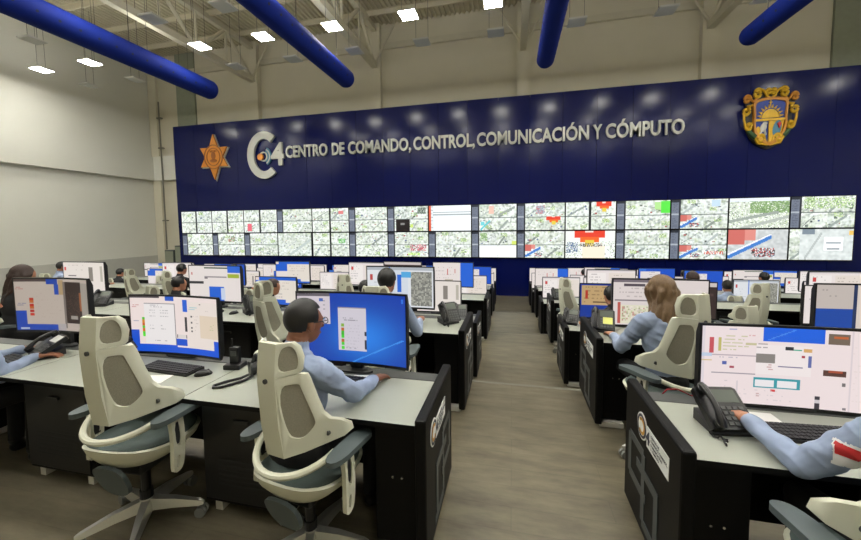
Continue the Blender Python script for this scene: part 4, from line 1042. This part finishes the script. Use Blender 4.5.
def person(name_label, loc, rz, lean=.06, hands=((-.25, .42, .8), (.25, .42, .8)), shirt='shirt_blue', skin='skin', hair='short', hmat='hair_black', voxel=.007, head=(0, 0), glasses=False, poles=((-.5, -.3, -1), (.5, -.3, -1)), curl=.35, group=None, sit=.0, detail=True, slim=1., hdir=(None, None), turn=0.):
    o = empty('person', name_label, 'person', loc, R(rz), group)
    B = Body(); T = 'trouser_black'
    z0 = .56 + sit
    B.e((0, .0, z0), (.175 * slim, .135, .115), T)
    for s in (-1, 1):
        hp = (s * .09, .02, z0 - .02); kn = (s * .15, .43, z0 - .01); an = (s * .15, .40, .1)
        B.c(hp, kn, .088, .062, T).c(kn, an, .06, .045, T).c(an, (s * .155, .42, .05), .046, .04, 'shoe_black').c((s * .155, .40, .045), (s * .17, .55, .036), .042, .033, 'shoe_black')
    ly = lean
    B.e((0, ly * .25, z0 + .14), (.158 * slim, .118, .17), shirt).e((0, ly * .65, z0 + .31), (.172 * slim, .122, .19), shirt).c((-.14 * slim, ly, z0 + .45), (.14 * slim, ly, z0 + .45), .072, .072, shirt).e((0, ly * .8 - .03, z0 + .38), (.15 * slim, .09, .12), shirt)
    B.c((-.05, ly, z0 + .5), (.05, ly, z0 + .5), .055, .055, shirt)
    B.c((0, ly, z0 + .5), (0, ly + .005, z0 + .55), .07, .064, shirt)
    hy, hz = head
    hc = Vector((0, ly + .065, z0 + .672))
    B.c((0, ly, z0 + .53), (0, ly + .025, z0 + .63), .055, .053, skin)
    RM = Euler((R(-hy), 0, R(hz))).to_matrix()
    def H(x, y, z): return hc + RM @ Vector((x, y, z))
    he = Euler((R(-hy), 0, R(hz)))
    B.e(H(0, -.012, .025), (.077, .094, .094), skin, he).e(H(0, .03, -.055), (.057, .066, .062), skin, he).e(H(0, .045, .0), (.066, .055, .08), skin, he)
    if detail:
        B.c(H(0, .098, .01), H(0, .117, -.026), .009, .014, skin).c(H(-.012, .108, -.03), H(.012, .108, -.03), .009, .009, skin)
        for s in (-1, 1):
            B.e(H(s * .079, -.008, -.012), (.012, .021, .031), skin, he); B.c(H(s * .012, .09, .028), H(s * .045, .08, .026), .009, .008, skin)
        B.c(H(-.02, .094, -.062), H(.02, .094, -.062), .008, .008, skin)
    for i, s in enumerate((-1, 1)):
        sh = Vector((s * .175 * slim, ly, z0 + .445)); wr = Vector(hands[i]); el = elbow(sh, wr, .285, .255, poles[i])
        B.c(sh, el, .066, .053, shirt).c(el, wr + (el - wr).normalized() * .02, .052, .037, shirt).c(wr + (el - wr).normalized() * .03, wr, .028, .026, skin)
        f = Vector(hdir[i]) if hdir[i] else (wr - el).normalized() * .5 + Vector((0, .5, -.1))
        if detail: hand(B, wr, f, (0, 0, 1), -s if True else s, curl, .25, skin)
        else: B.e(wr + f.normalized() * .06, (.045, .08, .025), skin, Euler((0, 0, math.atan2(-f.x, f.y))))
    mats = [shirt, T, 'shoe_black', skin]
    b = B.build('body', mats, o, voxel, 5 if detail else 2)
    # hair
    mb = MB()
    mb.ell((0, -.014, .03), (.087, .106, .104), None, 0, 28, 18)
    for v in list(mb.bm.verts):
        c_ = v.co
        cut = (c_.y > .035 and c_.z < .075) or (c_.z < -.058) or (c_.y > -.03 and c_.z < .0)
        if hair == 'long': cut = (c_.y > .055 and c_.z < .07)
        if cut: mb.bm.verts.remove(v)
    bmesh.ops.solidify(mb.bm, geom=mb.bm.faces[:], thickness=.01)
    hb = mb
    ho = hb.build('hair', hmat, o, True, 80); ho.matrix_local = Matrix.Translation(hc) @ he.to_matrix().to_4x4()
    if hair == 'long':
        st_ = Body(); rnd = random.Random(5)
        for k in range(26):
            a = R(-205 + 230 * k / 25) if k < 26 else 0
            x, y = .075 * math.cos(a), .085 * math.sin(a) - .01
            p = Vector((x * .8, y * .8, .06)); ph = rnd.uniform(0, 6)
            q0 = p
            n_ = 7
            for j in range(1, n_ + 1):
                t = j / n_
                q1 = Vector((x * (1 + .35 * t) + .02 * math.sin(ph + 8 * t), y * (1.05 + .3 * t) - .02 * t + .018 * math.cos(ph + 7 * t), .06 - (.4 + .05 * math.sin(ph)) * t * (1 if y < .02 else .8)))
                st_.c(q0, q1, .021 - .008 * (j - 1) / n_, .021 - .008 * j / n_, hmat); q0 = q1
        st_.e((0, -.02, .03), (.088, .104, .1), hmat)
        bpy.data.objects.remove(ho)
        ho = st_.build('hair', [hmat], o, .007 if detail else .012, 1); ho.matrix_local = Matrix.Translation(hc) @ he.to_matrix().to_4x4()
    if detail:
        for s in (-1, 1):
            e_ = MB().ell((0, 0, 0), (.0125, .0125, .0125)).ell((0, .0085, 0), (.006, .005, .006), None, 1).build('eye', ['eye_white', 'eye_dark'], o, True)
            e_.location = H(s * .031, .081, .008)
    if glasses:
        mb = MB()
        for s in (-1, 1):
            mb.tube([H(s * .034 + .024 * math.cos(t), .112, .006 + .018 * math.sin(t)) for t in [2 * PI * k / 12 for k in range(13)]], .0022, 6); mb.tube([H(s * .058, .11, .012), H(s * .08, .06, .012), H(s * .084, -.005, .008), H(s * .084, -.025, -.014)], .0026, 6)
        mb.tube([H(-.01, .113, .01), H(.01, .113, .01)], .0022, 6)
        mb.build('glasses', 'plastic_black', o)
    return o
# desk top is z 0.75; hands rest on it.   local coordinates: origin below the hips on the floor, facing +y
man = person('man in pale blue shirt with black hair and glasses, working at the blue monitor', (-1.13, 1.66, 0), -18, .0, ((-.22, .33, .785), (.15, .46, .785)), skin='skin_dark', head=(8, -6), glasses=True, slim=1.13, voxel=.006, hdir=((.1, 1, -.05), (-.1, 1, -.08)), curl=.3)
opr = person('person at bottom right in blue shirt reaching for a desk phone', (1.44, 1.4, 0), 6, .13, ((-.31, .53, .83), (.18, .44, .785)), head=(8, 4), voxel=.006, hdir=((-.2, .7, .1), (0, 1, -.05)), poles=((-.35, -.1, -1), (.5, -.3, -1)), curl=.45)
wom = person('woman with long wavy fair hair and pale blue shirt seated in second row', (1.13, 2.94, 0), 10, .04, ((-.2, .42, .79), (.22, .42, .79)), hair='long', hmat='hair_blond', head=(4, 14), voxel=.007, slim=.9)
lef = person('person in pale blue shirt cut off by the left edge, typing at front desk', (-3.76, 1.5, 0), -10, .16, ((-.2, .5, .79), (.1, .46, .785)), skin='skin_dark', head=(8, 0), voxel=.007, hdir=((.3, 1, -.05), (.5, 1, -.05)), curl=.4)
def patch(p, name, c, nrm, half, off, material):
    """cloth badge: the body faces near c that look along nrm, lifted off the cloth by off"""
    body = [x for x in p.children if x.name.startswith('body')][0]
    me = body.data; c = Vector(c); n = Vector(nrm).normalized(); u = n.cross(Vector((0, 0, 1))).normalized(); v = u.cross(n)
    bm = bmesh.new(); bm.from_mesh(me); bm.normal_update()
    keep = []
    for f in bm.faces:
        d = f.calc_center_median() - c
        a, b = d.dot(u), d.dot(v)
        ins = (a * a + b * b < half[0] ** 2 and a * a + b * b >= half[1] ** 2) if half[1] < half[0] * .99 and len(half) == 3 else (abs(a) < half[0] and abs(b) < half[1])
        if ins and f.normal.dot(n) > .2 and abs(d.dot(n)) < .12: keep.append(f)
    k = set(keep)
    bmesh.ops.delete(bm, geom=[f for f in bm.faces if f not in k], context='FACES')
    for v_ in bm.verts: v_.co += v_.normal * off
    m2 = bpy.data.meshes.new(name); bm.to_mesh(m2); bm.free(); m2.materials.clear(); m2.materials.append(M[material])
    for q in m2.polygons: q.material_index = 0
    o = bpy.data.objects.new(name, m2); C.objects.link(o); o.parent = p
    return o
_el = elbow((-.175, .13, 1.005), (-.31, .53, .83), .285, .255, (-.35, -.1, -1))
_m = Vector((-.175, .13, 1.005)).lerp(_el, .42) + Vector((-.03, -.04, .0))
patch(opr, 'sleeve_badge', _m, (-.7, -.7, .1), (.036, .045), .003, 'badge_white')
patch(opr, 'sleeve_badge_top', _m + Vector((0, 0, .017)), (-.7, -.7, .1), (.03, .02), .005, 'badge_red')
patch(wom, 'back_logo', (.02, -.06, .93), (0, -1, 0), (.062, .036, 0), .003, 'back_logo')
def far_person(label, x, r_, dy, kind, rz, head=(5, 0)):
    kw = {'blue': dict(shirt='shirt_blue', hair='short', hmat='hair_black', skin='skin_dark'), 'black': dict(shirt='jacket_black', hair='short', hmat='hair_black', skin='skin'), 'long': dict(shirt='jacket_black', hair='long', hmat='hair_brown', skin='skin'), 'brown': dict(shirt='jacket_black', hair='short', hmat='hair_brown', skin='skin')}[kind]
    return person(label, (x, NEAR[r_] + dy, ZT[r_]), rz, .04, ((-.22, .38, .8), (.24, .38, .8)), voxel=.013, detail=False, head=head, **kw)
p0 = far_person('long dark haired person in black at far left of the second row', -5.6, 2, -.32, 'long', -8)
far_person('black haired worker whose hand rests on desk beyond the blue monitor', -1.15, 2, -.14, 'blue', 0)
far_person('black jacketed worker in third row left beside the grey map screen', -2.05, 3, -.22, 'black', -20)
far_person('brown haired worker in black jacket near the chair turned sideways', -3.5, 3, -.3, 'brown', -30, (10, -10))
far_person('dark haired worker in white chair, third row left', -5.2, 3, -.28, 'black', -14)
far_person('worker with tanned face turned right, fourth row left', -5.75, 4, -.2, 'black', -60)
far_person('worker in black in fourth row left behind white headrests', -7.0, 4, -.25, 'black', 0)
far_person('dark haired worker in pale blue shirt at far left fourth row', -10.6, 4, -.2, 'blue', -20)
far_person('black jacketed worker far left beside the one in pale blue shirt', -9.8, 4, -.2, 'black', 0)
far_person('worker in fifth row far left before blue screens', -11.0, 5, -.2, 'black', 0)
far_person('black haired worker in black jacket, third row right behind desk phone', 1.2, 3, -.2, 'black', 10)
far_person('worker in pale blue shirt, fifth row right left of a tall white chair', 4.05, 5, -.2, 'blue', -10)
far_person('worker in black jacket, sixth row right between two white chairs', 5.5, 6, -.35, 'black', 10)
far_person('brown haired worker in fourth row right seen over monitors', 2.75, 4, -.25, 'brown', 0)
far_person('worker in pale blue shirt at far right of second row', 2.75, 2, -.2, 'blue', 0)
far_person('distant worker in eighth row right of the aisle', 2.3, 8, -.3, 'black', 0)
far_person('distant worker in eighth row far right', 5.2, 8, -.3, 'black', 0)

for x, r_, dy, lab in ((2.75, 2, -.2, 'white chair under the worker in pale blue, far right of second row'), (-2.05, 3, -.22, 'white chair of the black jacketed worker beside the grey map screen'),
                       (-5.75, 4, -.2, 'white chair of the worker turned right, fourth row left'), (-10.6, 4, -.2, 'white chair of the pale blue shirted worker, fourth row far left'),
                       (-9.8, 4, -.2, 'white chair of the black jacketed worker, fourth row far left'), (-11.0, 5, -.2, 'white chair of the worker before blue screens, fifth row far left'),
                       (1.2, 3, -.2, 'white chair of the black jacketed worker, third row right'), (4.05, 5, -.2, 'white chair of the pale blue shirted worker, fifth row right'),
                       (5.5, 6, -.35, 'white chair of the black jacketed worker, sixth row right'), (2.75, 4, -.25, 'white chair of the brown haired worker, fourth row right'),
                       (2.3, 8, -.3, 'white chair of the nearer worker, eighth row right'), (5.2, 8, -.3, 'white chair of the farther worker, eighth row right')):
    chair(x, NEAR[r_] + dy - .05, ZT[r_], 0, lab, .88)

# ------------------------------------------------------------------ desk things
DZ = .7505
def keyboard(x, y, z, rz, label, grp='keyboards'):
    o = empty('keyboard', label, 'keyboard', (x, y, z), R(rz), grp)
    MB().shell(chaikin([(-.22, -.07), (.22, -.07), (.22, .07), (-.22, .07)], 1) if False else [(-.22, -.07), (.22, -.07), (.22, .07), (-.22, .07)], [], lambda u, v, w2: (u, v, w2 * (1 + (v + .07) * 4)), .014).build('base', 'plastic_black', o)
    mb = MB()
    for j in range(5):
        for i in range(19):
            mb.box((-.205 + i * .0228, -.052 + j * .0255, .0175 + (.018 + j * .0255) * .056), (.0185, .02, .008), (R(3.2), 0, 0))
    mb.build('keys', 'key_grey', o)
    return o
def mouse(x, y, z, rz, label):
    o = empty('computer_mouse', label, 'mouse', (x, y, z), R(rz), 'computer mice')
    mb = MB().ell((0, 0, .004), (.032, .056, .032))
    for v in mb.bm.verts: v.co.z = max(0, v.co.z)
    mb.build('shell', 'plastic_black', o, True)
    MB().cyl((-.004, .03, .028), (.004, .03, .028), .009, seg=12).build('wheel', 'rail_grey', o)
    return o
def phone(x, y, z, rz, label, lcd='phone_lcd', stand=35, note=False):
    o = empty('desk_phone', label, 'phone', (x, y, z), R(rz), 'black desk phones')
    a = R(stand); c_, s_ = math.cos(a), math.sin(a)
    def fp(u, v, w2): return (u, -.1 + v * c_ - w2 * s_, .02 + v * s_ + w2 * c_)
    MB().shell([(-.1, 0), (.1, 0), (.1, .2), (.085, .21), (-.085, .21), (-.1, .2)], [], fp, .028).build('body', 'plastic_black', o)
    MB().shell([(-.09, -.1), (.09, -.1), (.08, .06), (-.08, .06)], [], lambda u, v, w2: (u, v, w2 * (1 + max(0, v) * 60)), .012).build('foot', 'plastic_dark', o)
    MB().shell([(-.025, .13), (.085, .13), (.085, .195), (-.025, .195)], [], lambda u, v, w2: fp(u, v, .028 + w2), .002).build('display', lcd, o)
    mb = MB()
    for i in range(4):
        for j in range(4): mb.box(fp(-.01 + i * .027, .025 + j * .025, .032), (.02, .016, .006), (a, 0, 0))
    mb.build('keypad', 'rail_grey', o)
    hs = MB().tube([fp(-.065, v, .045 + .028 * math.sin(PI * (v - .0) / .21)) for v in [.0 + .21 * i / 10 for i in range(11)]], [.018, .02, .017, .014, .013, .013, .013, .014, .017, .02, .018], 10)
    hs.cyl(fp(-.065, .02, .03), fp(-.065, .02, .055), .026, seg=14).cyl(fp(-.065, .19, .03), fp(-.065, .19, .055), .026, seg=14)
    hs.build('handset', 'plastic_black', o, True)
    pts = [(-.075, -.09, .04)] + [(-.085 - .018 * math.cos(t * .9) + .0 * t, -.1 - .014 * t + .012 * math.sin(3 * t), .012 + .008 * math.cos(3 * t)) for t in [i * .5 for i in range(13)]]
    MB().tube(pts, .0045, 6).build('cord', 'plastic_black', o, True)
    if note: MB().shell([(0, .05), (.08, .05), (.08, .12), (0, .12)], [], lambda u, v, w2: fp(u, v, .037 + w2), .001).build('sticky_note', 'note_yellow', o)
    return o
def sheet(x, y, z, w_, h_, rz, label, name='paper_sheet', cat='paper', m='paper'):
    o = MB().bx(-w_ / 2, w_ / 2, -h_ / 2, h_ / 2, 0, .0015).build(name, m); o.location = (x, y, z); o.rotation_euler = (0, 0, R(rz)); return tag(o, label, cat)
keyboard(-2.36, 2.0, DZ, -4, 'black keyboard before the monitor with white windows, front row left')
mouse(-2.06, 1.97, DZ, -50, 'black mouse right of the keyboard on the left front desk')
sheet(-2.34, 1.84, DZ, .2, .13, 14, 'small white paper in front of the black keyboard')
keyboard(-1.08, 2.04, DZ, 0, 'black keyboard hidden in front of the seated man')
mouse(-.86, 2.05, DZ, -10, "black mouse under the seated man's right hand")
o = sheet(-.93, 2.14, DZ, .2, .09, 8, 'white paper pad below the wide blue monitor', 'paper_pad', 'paper')
phone(-2.9, 2.06, DZ, -30, 'black desk phone with white paper top behind the empty front chair', 'paper', 24)
phone(-3.62, 2.06, DZ, -14, 'black desk phone with lit screen below the beige map monitor', 'paper', 30)
keyboard(-3.85, 1.9, DZ, -10, 'black keyboard under the hands of the left edge person')
# dock with upright handset between the two front monitors
dk = empty('radio_dock', 'black upright radio in charging dock between the two front monitors', 'radio', (-1.94, 2.13, DZ), R(10))
MB().bx(-.06, .06, -.06, .05, 0, .035, bevel=.008).build('dock', 'plastic_black', dk)
MB().bx(-.032, .032, -.022, .022, .03, .15, bevel=.006).cyl((-.02, 0, .15), (-.02, 0, .21), .006, seg=8).build('radio', 'plastic_black', dk)
MB().bx(-.02, .02, -.025, -.022, .09, .125).build('radio_screen', 'rail_grey', dk)
hd = empty('headset', 'black headset with long looped strap on desk left of the man', 'headset', (-1.7, 2.02, DZ), 0)
for yy in (-.015, .03): MB().cyl((-.02, yy, .055), (.0, yy + .025, .055), .05, .046, 20).build('ear_cup', 'plastic_black', hd, True, 50)
MB().tube([(-.01, .035 + .0 * t, .055) if False else (-.01 + .02 * math.sin(t), .01 + .03 * math.cos(t) * .6, .055 + .09 * math.sin(t)) for t in [PI * i / 12 for i in range(13)]], .01, 8).build('headband', 'plastic_dark', hd, True)
MB().tube([(.02, -.03, .02), (.0, -.08, .009), (-.04, -.15, .008), (-.075, -.2, .008), (-.12, -.215, .008), (-.14, -.19, .008), (-.11, -.13, .008), (-.05, -.06, .009), (-.02, -.02, .02)], .0085, 8).build('strap', 'plastic_black', hd, True)
# right front desk
phone(1.0, 1.98, DZ, 8, 'black desk phone under the reaching hand on right front desk', stand=38)
keyboard(1.33, 1.95, DZ, 4, 'black keyboard below the pinkish white monitor')
mouse(1.66, 1.93, DZ, 0, 'black mouse right of the keyboard on right front desk')
sheet(1.22, 2.1, DZ, .2, .1, 0, 'white note pad behind keyboard on right front desk', 'paper_pad', 'paper')
cb = MB().tube([(.86, 2.27, .757), (.88, 2.26, .79), (.93, 2.25, .8), (1.0, 2.26, .765), (1.1, 2.27, .757), (1.3, 2.285, .757)], .0035, 6).build('cable', 'cable_red', None, True)
tag(cb, 'thin red cable on the back edge of right front desk', 'cable')
# second row
phone(.84, 3.6, DZ, -12, 'black desk phone with yellow note at aisle end of second row right', stand=45, note=True)
keyboard(1.34, 3.48, DZ, 4, 'black keyboard before the long haired woman')
phone(-3.02, 3.6, DZ, 60, 'black desk phone seen from the side in second row left', stand=55)
mouse(-3.18, 3.5, DZ, -20, 'black mouse on white desk beside the side-on phone, second row left')
keyboard(-3.6, 3.5, DZ, 0, 'black keyboard before the blue and olive screen, second row left')
phone(-.66, 3.6, DZ, 40, 'black desk phone at the aisle end of second row left', stand=55)
keyboard(-1.15, 3.5, DZ, 0, 'black keyboard under the arm beyond the wide blue monitor')
phone(-5.3, 3.6, DZ, 20, 'black desk phone beside white form screen, second row far left', stand=45)
phone(.8, 5.15, DZ - .36, -20, 'black desk phone at aisle end of third row right', stand=45)
phone(-.75, 5.2, DZ - .36, 10, 'black desk phone at aisle end of third row left', stand=45)
phone(.8, 6.8, DZ - .36, 0, 'black desk phone at aisle end of fourth row right', stand=45)
keyboard(1.35, 5.05, DZ - .36, 0, 'black keyboard in third row right before orange window screen')
keyboard(3.0, 3.5, DZ, 0, 'black keyboard before the beige and blue screen, second row right')
